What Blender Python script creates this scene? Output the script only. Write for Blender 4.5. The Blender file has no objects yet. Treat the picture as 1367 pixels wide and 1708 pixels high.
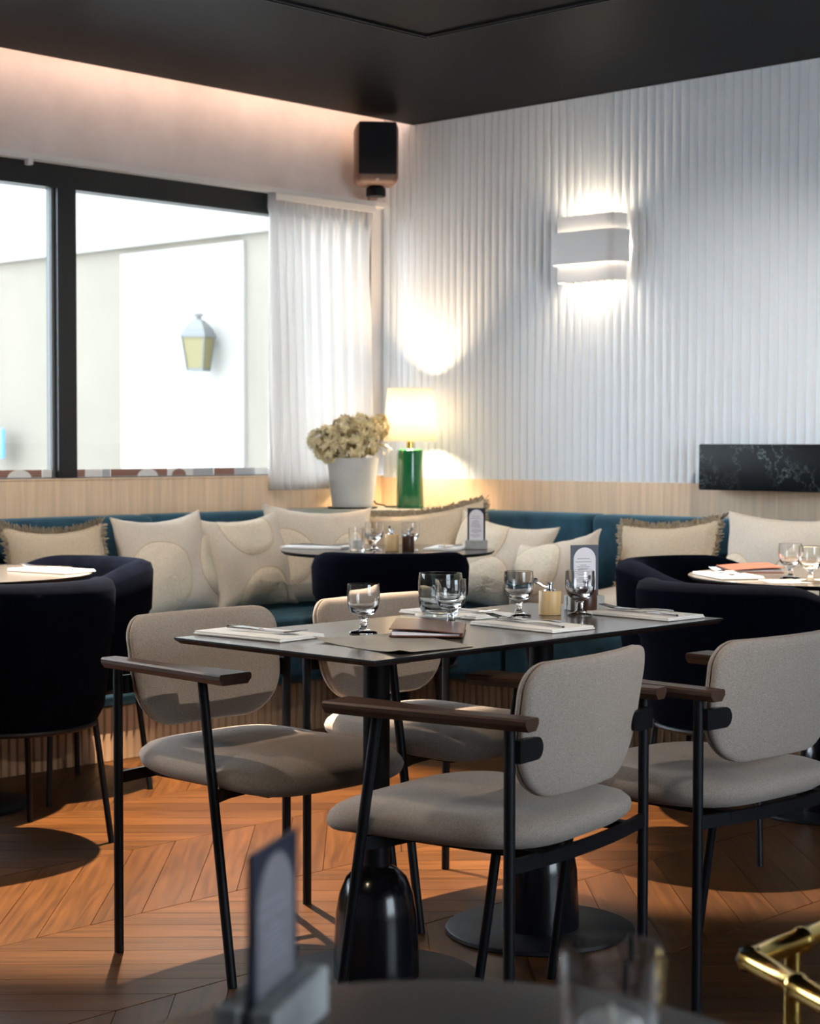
import bpy, bmesh, math, random
from mathutils import Vector, Matrix
random.seed(7)
R = math.radians
PI = math.pi
S = bpy.context.scene
C = S.collection

# ------------------------------------------------------------------ camera
YAW, PITCH, ROLL = R(43.52), R(-2.16), R(0.1)
CAM = Vector((-6.13, -6.0, 1.165))
F_ = Vector((math.cos(YAW) * math.cos(PITCH), math.sin(YAW) * math.cos(PITCH), math.sin(PITCH)))
R_ = Vector((math.sin(YAW), -math.cos(YAW), 0))
U_ = R_.cross(F_)
R2 = R_ * math.cos(ROLL) + U_ * math.sin(ROLL)
U2 = U_ * math.cos(ROLL) - R_ * math.sin(ROLL)
cd = bpy.data.cameras.new('camera')
cam = bpy.data.objects.new('camera', cd)
C.objects.link(cam)
cam.matrix_world = Matrix(((R2.x, U2.x, -F_.x, CAM.x), (R2.y, U2.y, -F_.y, CAM.y), (R2.z, U2.z, -F_.z, CAM.z), (0, 0, 0, 1)))
cd.sensor_fit = 'HORIZONTAL'
cd.sensor_width = 24.0
cd.lens = 3000 / 1367 * 24.0
cd.clip_start = 0.05
cd.dof.use_dof = True
cd.dof.focus_distance = 4.05
cd.dof.aperture_fstop = 5.6
S.camera = cam

# ------------------------------------------------------------------ world and exposure
w = bpy.data.worlds.new('world')
S.world = w
w.use_nodes = True
bg = w.node_tree.nodes['Background']
bg.inputs[0].default_value = (0.78, 0.89, 1.0, 1)
bg.inputs[1].default_value = 10.0
vs = S.view_settings
vs.view_transform = 'Standard'
vs.look = 'None'
vs.exposure = 0.22
vs.gamma = 1.0
vs.use_curve_mapping = False
S.display_settings.display_device = 'sRGB'
# ------------------------------------------------------------------ helpers
class MB:
    def __init__(s):
        s.v = []
        s.f = []
    def add(s, vs_, fs_):
        o = len(s.v)
        s.v += [tuple(p) for p in vs_]
        s.f += [tuple(i + o for i in f) for f in fs_]
        return s
    def box(s, x0, x1, y0, y1, z0, z1):
        v = [(x, y, z) for z in (z0, z1) for y in (y0, y1) for x in (x0, x1)]
        return s.add(v, [(0, 2, 3, 1), (4, 5, 7, 6), (0, 1, 5, 4), (2, 6, 7, 3), (0, 4, 6, 2), (1, 3, 7, 5)])
    def prism(s, poly, z0, z1):
        n = len(poly)
        v = [(x, y, z0) for x, y in poly] + [(x, y, z1) for x, y in poly]
        f = [tuple(range(n - 1, -1, -1)), tuple(range(n, 2 * n))] + [(i, (i + 1) % n, n + (i + 1) % n, n + i) for i in range(n)]
        return s.add(v, f)
    def lathe(s, prof, n=32, c=(0, 0, 0)):
        v = []
        f = []
        for r, z in prof:
            for i in range(n):
                a = 2 * PI * i / n
                v.append((c[0] + r * math.cos(a), c[1] + r * math.sin(a), c[2] + z))
        for k in range(len(prof) - 1):
            for i in range(n):
                j = (i + 1) % n
                f.append((k * n + i, k * n + j, (k + 1) * n + j, (k + 1) * n + i))
        if prof[0][0] > 1e-6: f.append(tuple(range(n - 1, -1, -1)))
        if prof[-1][0] > 1e-6: f.append(tuple((len(prof) - 1) * n + i for i in range(n)))
        return s.add(v, f)
    def tube(s, path, r, n=10, cap=True):
        path = [Vector(p) for p in path]
        v = []
        f = []
        up = None
        for k, p in enumerate(path):
            a = path[max(k - 1, 0)]
            b = path[min(k + 1, len(path) - 1)]
            t = (b - a).normalized()
            if up is None:
                up = Vector((0, 0, 1)) if abs(t.z) < 0.9 else Vector((1, 0, 0))
            x = t.cross(up).normalized()
            y = x.cross(t).normalized()
            up = y
            rr = r[k] if isinstance(r, (list, tuple)) else r
            for i in range(n):
                an = 2 * PI * i / n
                v.append(p + x * math.cos(an) * rr + y * math.sin(an) * rr)
        for k in range(len(path) - 1):
            for i in range(n):
                j = (i + 1) % n
                f.append((k * n + i, k * n + j, (k + 1) * n + j, (k + 1) * n + i))
        if cap:
            f.append(tuple(range(n - 1, -1, -1)))
            f.append(tuple((len(path) - 1) * n + i for i in range(n)))
        return s.add(v, f)
    def grid(s, fn, nu, nv, flip=False):
        v = [fn(i / nu, j / nv) for j in range(nv + 1) for i in range(nu + 1)]
        W = nu + 1
        f = []
        for j in range(nv):
            for i in range(nu):
                q = (j * W + i, j * W + i + 1, (j + 1) * W + i + 1, (j + 1) * W + i)
                f.append(q[::-1] if flip else q)
        return s.add(v, f)
    def rbox(s, x0, x1, y0, y1, z0, z1, r=0.01, seg=3):
        bm = bmesh.new()
        bmesh.ops.create_cube(bm, size=1)
        for q in bm.verts:
            q.co = Vector((x0 + (q.co.x + .5) * (x1 - x0), y0 + (q.co.y + .5) * (y1 - y0), z0 + (q.co.z + .5) * (z1 - z0)))
        bmesh.ops.bevel(bm, geom=list(bm.edges), offset=r, segments=seg, profile=0.5, affect='EDGES')
        bm.verts.index_update()
        s.add([q.co.copy() for q in bm.verts], [tuple(q.index for q in fc.verts) for fc in bm.faces])
        bm.free()
        return s
    def xf(s, M, start=0):
        for i in range(start, len(s.v)):
            s.v[i] = tuple(M @ Vector(s.v[i]))
        return s
    def build(s, name, m, parent=None, smooth=35, fix=True):
        me = bpy.data.meshes.new(name)
        me.from_pydata(s.v, [], s.f)
        if fix:
            bm = bmesh.new()
            bm.from_mesh(me)
            bmesh.ops.recalc_face_normals(bm, faces=bm.faces)
            bm.to_mesh(me)
            bm.free()
        if smooth:
            me.polygons.foreach_set('use_smooth', [True] * len(me.polygons))
            me.set_sharp_from_angle(angle=R(smooth))
        me.materials.append(m)
        o = bpy.data.objects.new(name, me)
        C.objects.link(o)
        if parent: o.parent = parent
        return o

def tag(o, label, cat, group=None, kind=None):
    if label: o['label'] = label
    if cat: o['category'] = cat
    if group: o['group'] = group
    if kind: o['kind'] = kind
    return o
def thing(name, label, cat, loc=(0, 0, 0), rz=0, group=None):
    o = bpy.data.objects.new(name, None)
    o.empty_display_size = 0.1
    C.objects.link(o)
    o.location = loc
    o.rotation_euler = (0, 0, rz)
    return tag(o, label, cat, group)
def struct(o):
    o['kind'] = 'structure'
    return o
def copy_tree(o, label=None, loc=None, rz=None, parent=None):
    c = o.copy()
    C.objects.link(c)
    c.parent = parent
    for ch in list(o.children):
        copy_tree(ch, parent=c)
    if label: c['label'] = label
    if loc is not None: c.location = loc
    if rz is not None: c.rotation_euler = (0, 0, rz)
    return c
def inst(mesh_obj, parent=None, loc=None, name=None):
    c = mesh_obj.copy()
    C.objects.link(c)
    if parent is not None: c.parent = parent
    if loc is not None: c.location = loc
    return c
def smooth01(t):
    t = max(0, min(1, t))
    return t * t * (3 - 2 * t)

# ------------------------------------------------------------------ materials
def newmat(name):
    m = bpy.data.materials.new(name)
    m.use_nodes = True
    nt = m.node_tree
    b = nt.nodes['Principled BSDF']
    return m, nt, b
def mat(name, col, rough=0.5, metal=0, sheen=0, sheen_col=None, noise=None, bump=None, coat=0, spec=0.5, stretch=None, rand=0):
    """noise=(scale, amount, detail), bump=(scale, strength)"""
    m, nt, b = newmat(name)
    L = nt.links.new
    b.inputs['Base Color'].default_value = (*col, 1)
    b.inputs['Roughness'].default_value = rough
    b.inputs['Metallic'].default_value = metal
    b.inputs['Specular IOR Level'].default_value = spec
    b.inputs['Sheen Weight'].default_value = sheen
    if sheen_col: b.inputs['Sheen Tint'].default_value = (*sheen_col, 1)
    b.inputs['Coat Weight'].default_value = coat
    b.inputs['Coat Roughness'].default_value = 0.15
    if noise or bump or rand:
        tc = nt.nodes.new('ShaderNodeTexCoord')
        mp = nt.nodes.new('ShaderNodeMapping')
        if stretch: mp.inputs['Scale'].default_value = stretch
        L(tc.outputs['Object'], mp.inputs['Vector'])
    if noise:
        n = nt.nodes.new('ShaderNodeTexNoise')
        n.inputs['Scale'].default_value = noise[0]
        n.inputs['Detail'].default_value = noise[2] if len(noise) > 2 else 3
        n.inputs['Roughness'].default_value = 0.6
        L(mp.outputs[0], n.inputs['Vector'])
        cr = nt.nodes.new('ShaderNodeValToRGB')
        a = noise[1]
        cr.color_ramp.elements[0].position = 0.3
        cr.color_ramp.elements[1].position = 0.7
        cr.color_ramp.elements[0].color = tuple(max(0, c * (1 - a)) for c in col) + (1,)
        cr.color_ramp.elements[1].color = tuple(min(1, c * (1 + a)) for c in col) + (1,)
        L(n.outputs['Fac'], cr.inputs[0])
        src = cr.outputs[0]
        if rand:
            oi = nt.nodes.new('ShaderNodeObjectInfo')
            hs = nt.nodes.new('ShaderNodeHueSaturation')
            mr = nt.nodes.new('ShaderNodeMapRange')
            mr.inputs['To Min'].default_value = 1 - rand
            mr.inputs['To Max'].default_value = 1 + rand
            L(oi.outputs['Random'], mr.inputs['Value'])
            L(mr.outputs[0], hs.inputs['Value'])
            L(src, hs.inputs['Color'])
            src = hs.outputs[0]
        L(src, b.inputs['Base Color'])
    if bump:
        n2 = nt.nodes.new('ShaderNodeTexNoise')
        n2.inputs['Scale'].default_value = bump[0]
        n2.inputs['Detail'].default_value = 3
        L(mp.outputs[0], n2.inputs['Vector'])
        bp = nt.nodes.new('ShaderNodeBump')
        bp.inputs['Strength'].default_value = bump[1]
        bp.inputs['Distance'].default_value = 0.004
        L(n2.outputs['Fac'], bp.inputs['Height'])
        L(bp.outputs[0], b.inputs['Normal'])
    return m
def emit(name, col, strength):
    m, nt, b = newmat(name)
    b.inputs['Base Color'].default_value = (*col, 1)
    b.inputs['Emission Color'].default_value = (*col, 1)
    b.inputs['Emission Strength'].default_value = strength
    return m
def glassmat(name, col=(1, 1, 1), rough=0.0, ior=1.45):
    m, nt, b = newmat(name)
    b.inputs['Base Color'].default_value = (*col, 1)
    b.inputs['Transmission Weight'].default_value = 1
    b.inputs['Roughness'].default_value = rough
    b.inputs['IOR'].default_value = ior
    return m
def panemat(name, tint=(0.97, 0.98, 0.98)):
    m, nt, b = newmat(name)
    nt.nodes.remove(b)
    out = nt.nodes['Material Output']
    tr = nt.nodes.new('ShaderNodeBsdfTransparent')
    tr.inputs[0].default_value = (*tint, 1)
    gl = nt.nodes.new('ShaderNodeBsdfGlossy')
    gl.inputs['Roughness'].default_value = 0.02
    mx = nt.nodes.new('ShaderNodeMixShader')
    fr = nt.nodes.new('ShaderNodeFresnel')
    fr.inputs[0].default_value = 1.3
    nt.links.new(fr.outputs[0], mx.inputs[0])
    nt.links.new(tr.outputs[0], mx.inputs[1])
    nt.links.new(gl.outputs[0], mx.inputs[2])
    nt.links.new(mx.outputs[0], out.inputs[0])
    return m
def clothmat(name, col, trans=0.5):
    m, nt, b = newmat(name)
    nt.nodes.remove(b)
    out = nt.nodes['Material Output']
    d = nt.nodes.new('ShaderNodeBsdfDiffuse')
    d.inputs[0].default_value = (*col, 1)
    t = nt.nodes.new('ShaderNodeBsdfTranslucent')
    t.inputs[0].default_value = (*col, 1)
    mx = nt.nodes.new('ShaderNodeMixShader')
    mx.inputs[0].default_value = trans
    nt.links.new(d.outputs[0], mx.inputs[1])
    nt.links.new(t.outputs[0], mx.inputs[2])
    nt.links.new(mx.outputs[0], out.inputs[0])
    return m
def plankmat(name, ang):
    m, nt, b = newmat(name)
    L = nt.links.new
    N = nt.nodes.new
    geo = N('ShaderNodeNewGeometry')
    oi = N('ShaderNodeObjectInfo')
    ad = N('ShaderNodeMath'); ad.operation = 'ADD'
    L(oi.outputs['Random'], ad.inputs[0]); L(geo.outputs['Random Per Island'], ad.inputs[1])
    fr = N('ShaderNodeMath'); fr.operation = 'FRACT'
    L(ad.outputs[0], fr.inputs[0])
    mu = N('ShaderNodeMath'); mu.operation = 'MULTIPLY'; mu.inputs[1].default_value = 37.0
    L(fr.outputs[0], mu.inputs[0])
    cb = N('ShaderNodeCombineXYZ')
    L(mu.outputs[0], cb.inputs[0]); L(mu.outputs[0], cb.inputs[2])
    rot = N('ShaderNodeVectorRotate'); rot.rotation_type = 'Z_AXIS'; rot.inputs['Angle'].default_value = -ang
    L(geo.outputs['Position'], rot.inputs['Vector'])
    va = N('ShaderNodeVectorMath'); va.operation = 'ADD'
    L(rot.outputs[0], va.inputs[0]); L(cb.outputs[0], va.inputs[1])
    mp = N('ShaderNodeMapping'); mp.inputs['Scale'].default_value = (1.5, 22, 1)
    L(va.outputs[0], mp.inputs[0])
    n = N('ShaderNodeTexNoise'); n.inputs['Scale'].default_value = 2.2; n.inputs['Detail'].default_value = 6; n.inputs['Distortion'].default_value = 0.6
    L(mp.outputs[0], n.inputs['Vector'])
    cr = N('ShaderNodeValToRGB')
    e = cr.color_ramp.elements
    e[0].position = 0.28; e[0].color = (0.034, 0.0125, 0.0030, 1)
    e[1].position = 0.72; e[1].color = (0.088, 0.034, 0.0090, 1)
    L(n.outputs['Fac'], cr.inputs[0])
    hs = N('ShaderNodeHueSaturation')
    mr = N('ShaderNodeMapRange'); mr.inputs['To Min'].default_value = 0.72; mr.inputs['To Max'].default_value = 1.18
    L(fr.outputs[0], mr.inputs['Value']); L(mr.outputs[0], hs.inputs['Value']); L(cr.outputs[0], hs.inputs['Color'])
    # dark knots
    vo = N('ShaderNodeTexVoronoi'); vo.inputs['Scale'].default_value = 1.0
    mp2 = N('ShaderNodeMapping'); mp2.inputs['Scale'].default_value = (2.2, 5.5, 1)
    L(va.outputs[0], mp2.inputs[0]); L(mp2.outputs[0], vo.inputs['Vector'])
    kr = N('ShaderNodeMapRange'); kr.inputs['From Min'].default_value = 0.03; kr.inputs['From Max'].default_value = 0.12; kr.inputs['To Min'].default_value = 0.35; kr.inputs['To Max'].default_value = 1.0
    L(vo.outputs['Distance'], kr.inputs['Value'])
    mc = N('ShaderNodeMix'); mc.data_type = 'RGBA'; mc.blend_type = 'MULTIPLY'; mc.inputs[0].default_value = 1
    L(hs.outputs[0], mc.inputs[6]); L(kr.outputs[0], mc.inputs[7])
    L(mc.outputs[2], b.inputs['Base Color'])
    b.inputs['Roughness'].default_value = 0.36
    b.inputs['Specular IOR Level'].default_value = 0.16
    bp = N('ShaderNodeBump'); bp.inputs['Strength'].default_value = 0.12; bp.inputs['Distance'].default_value = 0.002
    L(n.outputs['Fac'], bp.inputs['Height']); L(bp.outputs[0], b.inputs['Normal'])
    return m
def marblemat():
    m, nt, b = newmat('green_black_marble')
    L = nt.links.new
    N = nt.nodes.new
    tc = N('ShaderNodeTexCoord')
    n = N('ShaderNodeTexNoise'); n.inputs['Scale'].default_value = 5; n.inputs['Detail'].default_value = 7; n.inputs['Roughness'].default_value = 0.7
    L(tc.outputs['Object'], n.inputs['Vector'])
    mxv = N('ShaderNodeMix'); mxv.data_type = 'VECTOR'; mxv.inputs[0].default_value = 0.32
    L(tc.outputs['Object'], mxv.inputs[4]); L(n.outputs['Color'], mxv.inputs[5])
    vo = N('ShaderNodeTexVoronoi'); vo.feature = 'DISTANCE_TO_EDGE'; vo.inputs['Scale'].default_value = 11
    L(mxv.outputs[1], vo.inputs['Vector'])
    mr = N('ShaderNodeMapRange'); mr.inputs['From Min'].default_value = 0.0; mr.inputs['From Max'].default_value = 0.035; mr.inputs['To Min'].default_value = 1; mr.inputs['To Max'].default_value = 0
    L(vo.outputs['Distance'], mr.inputs['Value'])
    n2 = N('ShaderNodeTexNoise'); n2.inputs['Scale'].default_value = 6; n2.inputs['Detail'].default_value = 4
    L(tc.outputs['Object'], n2.inputs['Vector'])
    m2 = N('ShaderNodeMapRange'); m2.inputs['From Min'].default_value = 0.45; m2.inputs['From Max'].default_value = 0.68
    L(n2.outputs['Fac'], m2.inputs['Value'])
    mu = N('ShaderNodeMath'); mu.operation = 'MULTIPLY'
    L(mr.outputs[0], mu.inputs[0]); L(m2.outputs[0], mu.inputs[1])
    mx = N('ShaderNodeMix'); mx.data_type = 'RGBA'
    mx.inputs[6].default_value = (0.0035, 0.0055, 0.0075, 1); mx.inputs[7].default_value = (0.22, 0.28, 0.29, 1)
    L(mu.outputs[0], mx.inputs[0])
    L(mx.outputs[2], b.inputs['Base Color'])
    b.inputs['Roughness'].default_value = 0.4
    b.inputs['Specular IOR Level'].default_value = 0.12
    return m

M = {}
M['plaster'] = mat('grey_plaster', (0.75, 0.70, 0.665), 0.85, noise=(2.2, 0.14, 6), bump=(9, 0.15))
M['white_flute'] = mat('white_painted_flute', (0.81, 0.875, 0.94), 0.55)
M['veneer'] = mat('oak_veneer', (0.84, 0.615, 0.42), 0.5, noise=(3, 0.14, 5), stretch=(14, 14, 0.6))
M['veneer_shaded'] = mat('shaded_oak_slat', (0.34, 0.215, 0.13), 0.55, noise=(3, 0.14, 5), stretch=(14, 14, 0.6))  # oak veneer darkened to carry the tub chairs' shadow on the plinth
M['ceiling'] = mat('dark_satin_ceiling', (0.0040, 0.0041, 0.0046), 0.40, spec=0.02, bump=(60, 0.05))
M['black'] = mat('black_metal', (0.0030, 0.0042, 0.0068), 0.5, spec=0.25)
M['gloss_black'] = mat('gloss_black_enamel', (0.004, 0.005, 0.008), 0.18)
M['frame'] = mat('black_window_frame', (0.012, 0.012, 0.012), 0.4)
M['white'] = mat('white_paint', (0.78, 0.76, 0.73), 0.5)
M['sconce'] = mat('matt_white_metal', (0.74, 0.75, 0.76), 0.5)
M['pane'] = panemat('window_glass')
M['navy'] = mat('navy_velvet', (0.0014, 0.0023, 0.0058), 0.95, sheen=0.008, sheen_col=(0.3, 0.4, 0.7), noise=(18, 0.3), spec=0.02)
M['blue'] = mat('petrol_blue_velvet', (0.017, 0.062, 0.098), 0.85, sheen=0.4, sheen_col=(0.35, 0.65, 0.85), noise=(9, 0.45, 4), spec=0.2)
M['sage'] = mat('sage_lacquer', (0.36, 0.40, 0.36), 0.5)
M['greige'] = mat('greige_wool', (0.340, 0.288, 0.252), 0.95, noise=(420, 0.26, 2), bump=(900, 0.2), spec=0.15, sheen=0.15)
M['walnut'] = mat('dark_walnut', (0.060, 0.030, 0.020), 0.4, noise=(10, 0.35, 4), stretch=(18, 1.2, 18))
M['linen'] = mat('cream_linen', (0.67, 0.605, 0.52), 0.95, noise=(160, 0.08, 2), bump=(300, 0.2), spec=0.1)
M['linen2'] = mat('ecru_linen', (0.60, 0.50, 0.37), 0.95, noise=(160, 0.10, 2), bump=(300, 0.2), spec=0.1)
M['shag'] = mat('cream_shag', (0.76, 0.68, 0.55), 1.0, noise=(90, 0.08, 3), bump=(140, 0.8), spec=0.05)
M['fringe'] = mat('taupe_fringe', (0.36, 0.30, 0.22), 1.0, noise=(80, 0.25, 3), spec=0.05)
M['top'] = mat('anthracite_laminate', (0.070, 0.064, 0.060), 0.18, noise=(300, 0.06), spec=0.5)
M['glass'] = glassmat('clear_glass')
M['smoke'] = glassmat('smoked_glass', (0.62, 0.66, 0.66))
M['china'] = mat('white_china', (0.78, 0.79, 0.80), 0.2)
M['napkin'] = mat('white_napkin', (0.78, 0.78, 0.77), 0.9, bump=(220, 0.2))
M['steel'] = mat('polished_steel', (0.50, 0.50, 0.52), 0.14, metal=1)
M['bamboo'] = mat('pale_beech', (0.58, 0.40, 0.20), 0.45, noise=(6, 0.15, 4), stretch=(20, 20, 1))
M['darkwood'] = mat('dark_stained_beech', (0.05, 0.020, 0.010), 0.35, noise=(6, 0.25, 4), stretch=(20, 20, 1))
M['leather'] = mat('cognac_leather', (0.125, 0.048, 0.027), 0.28, noise=(30, 0.2), bump=(160, 0.2))
M['tan_leather'] = mat('tan_leather', (0.15, 0.055, 0.036), 0.45, noise=(30, 0.15), bump=(160, 0.2))
M['kraft'] = mat('grey_kraft_paper', (0.27, 0.25, 0.21), 0.4, noise=(12, 0.15))
M['paper'] = mat('white_paper', (0.76, 0.76, 0.82), 0.8)
M['dim_paper'] = mat('dimmed_menu_paper', (0.20, 0.185, 0.21), 0.7)  # menu paper with the dim foreground light put into its colour
M['navy_card'] = mat('navy_card', (0.018, 0.024, 0.045), 0.4)
M['print'] = mat('grey_print', (0.30, 0.30, 0.36), 0.8)
M['concrete'] = mat('concrete', (0.36, 0.37, 0.37), 0.85, noise=(30, 0.18, 4), bump=(80, 0.3))
M['green'] = mat('green_glaze', (0.006, 0.13, 0.045), 0.12, coat=0.6)
M['brass'] = mat('polished_brass', (0.80, 0.56, 0.16), 0.14, metal=1)
M['pot'] = mat('pale_grey_ceramic', (0.50, 0.52, 0.53), 0.75, noise=(9, 0.10, 4))
M['petal'] = mat('dried_petal', (0.82, 0.66, 0.40), 0.9, noise=(25, 0.35, 3), rand=0.15)
M['stem'] = mat('dried_stem', (0.34, 0.24, 0.10), 0.9)
M['candle'] = mat('white_wax', (0.82, 0.80, 0.74), 0.5)
M['curtain'] = clothmat('white_voile', (0.90, 0.88, 0.86), 0.48)
M['shade'] = clothmat('cream_lamp_shade', (0.98, 0.95, 0.90), 0.9)
M['bulb'] = emit('lamp_bulb', (1.0, 0.72, 0.38), 60)
M['led'] = emit('cove_led', (1.0, 0.64, 0.48), 40)
M['led2'] = emit('sconce_led', (1.0, 0.80, 0.60), 130)
M['lens'] = emit('spot_lens', (1.0, 0.85, 0.65), 25)
M['speaker'] = mat('copper_brown_plastic', (0.20, 0.115, 0.085), 0.5)
M['grille'] = mat('black_speaker_cloth', (0.003, 0.004, 0.008), 0.9)
M['marble'] = marblemat()
M['render'] = mat('cream_render', (0.150, 0.132, 0.103), 0.9, noise=(1.5, 0.05, 4))
M['white_render'] = mat('white_render', (0.245, 0.235, 0.215), 0.9)
M['pavement'] = mat('pale_pavement', (0.55, 0.53, 0.50), 0.9)
M['zinc'] = mat('pale_zinc', (0.10, 0.105, 0.105), 0.6)
M['amber'] = mat('yellowed_lantern_glass', (0.14, 0.12, 0.045), 0.5)
M['bluepaint'] = mat('bright_blue_paint', (0.10, 0.32, 0.72), 0.6)
M['rust'] = mat('rust_film', (0.30, 0.16, 0.12), 0.7)
M['whitefilm'] = mat('white_film', (0.80, 0.80, 0.80), 0.7)
M['greyfilm'] = mat('grey_film', (0.45, 0.46, 0.48), 0.7)
M['plank_a'] = plankmat('oak_plank_a', R(-45))
M['plank_b'] = plankmat('oak_plank_b', R(45))
M['joint'] = mat('dark_subfloor', (0.06, 0.03, 0.015), 0.8)

# ================================================================== THE SETTING
RM = 8.2
# ---- floor with chevron planks
floor = struct(MB().box(-RM, 0.05, -RM, 0.05, -0.12, -0.012).build('floor', M['joint']))
ROW, PW = 0.575, 0.11 * math.sqrt(2)
def plank_mesh(sgn, mm):
    g = 0.0009
    poly = [(g, 0), (PW - g, 0), (PW - g + sgn * (ROW - 2 * g), ROW - 2 * g), (g + sgn * (ROW - 2 * g), ROW - 2 * g)]
    ch = 0.0012
    mb = MB()
    n = 4
    inn = []
    cx = sum(p[0] for p in poly) / 4; cy = sum(p[1] for p in poly) / 4
    for p in poly:
        d = Vector((cx - p[0], cy - p[1])).normalized() * ch * 1.5
        inn.append((p[0] + d.x, p[1] + d.y))
    v = [(x, y, -0.0118) for x, y in poly] + [(x, y, -ch) for x, y in poly] + [(x, y, 0) for x, y in inn]
    f = [(3, 2, 1, 0), (8, 9, 10, 11)] + [(k * 4 + i, k * 4 + (i + 1) % 4, (k + 1) * 4 + (i + 1) % 4, (k + 1) * 4 + i) for k in (0, 1) for i in range(4)]
    return v, f
cells = []
k0 = -2.47
for k in range(-5, 11):
    ytop = k0 - ROW * k
    ybot = ytop - ROW
    if ytop > 0.02 or ybot < -RM: continue
    # row below boundary 0 (k=0): planks run (+X,-Y)  -> slope sgn=-1
    sgn = -1 if k % 2 == 0 else 1
    nx = int(RM / PW)
    for i in range(nx):
        x = -RM + i * PW + (ROW if sgn < 0 else 0)
        if x + min(0, sgn * ROW) < -RM - 0.01 or x + PW + max(0, sgn * ROW) > 0.0: continue
        ctr = Vector((x + PW / 2 + sgn * ROW / 2, ybot + ROW / 2, 0))
        d = ctr - CAM
        z = d.dot(F_)
        px = 683 + 3000 * d.dot(R2) / z if z > 0.2 else 1e9
        py = 854 - 3000 * d.dot(U2) / z if z > 0.2 else 1e9
        vis = -60 < px < 1430 and 1230 < py < 1790
        cells.append((0 if vis else 1, z if z > 0 else 99, x, ybot, sgn))
cells.sort()
pv = {s_: plank_mesh(s_, None) for s_ in (-1, 1)}
proto = {}
rest = {-1: MB(), 1: MB()}
for i, (vis, z, x, y, s_) in enumerate(cells):
    if i < 300:
        if s_ not in proto:
            mb = MB(); mb.add(*pv[s_])
            o = mb.build('plank', M['plank_a'] if s_ < 0 else M['plank_b'], floor, smooth=0)
            proto[s_] = o
        else:
            o = inst(proto[s_])
        o.location = (x, y + 0.0009, 0)
    else:
        st = len(rest[s_].v)
        rest[s_].add(*pv[s_])
        rest[s_].xf(Matrix.Translation((x, y + 0.0009, 0)), st)
for s_ in (-1, 1):
    o = rest[s_].build('distant_planks', M['plank_a'] if s_ < 0 else M['plank_b'], floor, smooth=0)
    o['kind'] = 'stuff'

# ---- left wall (window wall, y = 0)
ZS, ZH = 1.016, 2.285
wl = MB()
wl.box(-RM, 0.2, 0.0, 0.25, ZH, 3.0)
wl.box(-0.06, 0.2, 0.03, 0.25, ZS, ZH)
wl.box(-RM, -5.8, 0.03, 0.25, ZS, ZH)
wall_left = struct(wl.build('wall_left', M['plaster'], smooth=0))
struct(MB().box(-RM, 0.0, 0.0, 0.25, -0.1, ZS).build('trim_1', M['veneer'], smooth=0))          # wood wainscot under the windows
struct(MB().rbox(-5.8, -0.06, -0.004, 0.10, ZS, ZS + 0.008, 0.002, 1).build('trim_2', M['veneer'], smooth=0))

def window(idx, x0, x1):
    # outer black frame with its own sash
    m = MB()
    fw = 0.045
    m.box(x0, x1, 0.02, 0.10, ZH - 0.095, ZH)
    m.box(x0, x1, 0.03, 0.10, ZS + 0.008, ZS + 0.012)
    m.box(x0, x0 + fw, 0.02, 0.10, ZS + 0.012, ZH - 0.095)
    m.box(x1 - fw, x1, 0.02, 0.10, ZS + 0.012, ZH - 0.095)
    o = struct(m.build('window_%d' % idx, M['frame'], smooth=0))
    MB().box(x0 + fw, x1 - fw, 0.056, 0.062, ZS + 0.012, ZH - 0.095).build('pane', M['pane'], o, smooth=0)
    s = MB()
    s.box(x0 + fw, x0 + fw + 0.012, 0.045, 0.075, ZS + 0.012, ZH - 0.095)
    s.box(x1 - fw - 0.012, x1 - fw, 0.045, 0.075, ZS + 0.012, ZH - 0.095)
    s.build('glazing_bead', M['zinc'], o, smooth=0)
    return o
w1 = window(1, -1.80, -0.062)
w2 = window(2, -3.70, -1.80)
w3 = window(3, -5.80, -3.70)
# printed film frieze along the foot of the panes
def film(win, shape, x0, x1, mm, z1=0.030):
    zb = ZS + 0.013
    m = MB()
    if shape == 'rect':
        m.box(x0, x1, 0.053, 0.0555, zb, zb + z1)
    else:
        n = 14
        cx, r = (x0 + x1) / 2, (x1 - x0) / 2
        pts = [(cx + r * math.cos(PI * i / n), zb + z1 * math.sin(PI * i / n)) for i in range(n + 1)]
        v = [(x, 0.0510, z) for x, z in pts] + [(x, 0.0555, z) for x, z in pts]
        k = n + 1
        f = [tuple(range(k)), tuple(range(2 * k - 1, k - 1, -1))] + [(i, k + i, k + i + 1, i + 1) for i in range(n)]
        m.add(v, f)
    return m.build('film_strip' if shape == 'rect' else 'film_arch', mm, win, smooth=0)
film(w2, 'rect', -2.35, -1.905, M['rust']); film(w2, 'arch', -2.068, -1.956, M['whitefilm']); film(w2, 'arch', -2.33, -2.20, M['whitefilm'])
film(w2, 'rect', -1.902, -1.846, M['whitefilm'])
film(w1, 'rect', -1.753, -1.693, M['rust']); film(w1, 'rect', -1.692, -1.610, M['whitefilm']); film(w1, 'rect', -1.608, -1.566, M['greyfilm'])
film(w1, 'rect', -1.562, -1.264, M['rust']); film(w1, 'arch', -1.424, -1.316, M['whitefilm'])
film(w1, 'rect', -1.262, -1.124, M['whitefilm']); film(w1, 'arch', -1.238, -1.162, M['rust'])
film(w1, 'rect', -1.122, -1.007, M['greyfilm']); film(w1, 'rect', -1.003, -0.886, M['rust']); film(w1, 'rect', -0.884, -0.764, M['greyfilm']); film(w1, 'rect', -0.762, -0.683, M['whitefilm'])

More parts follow.
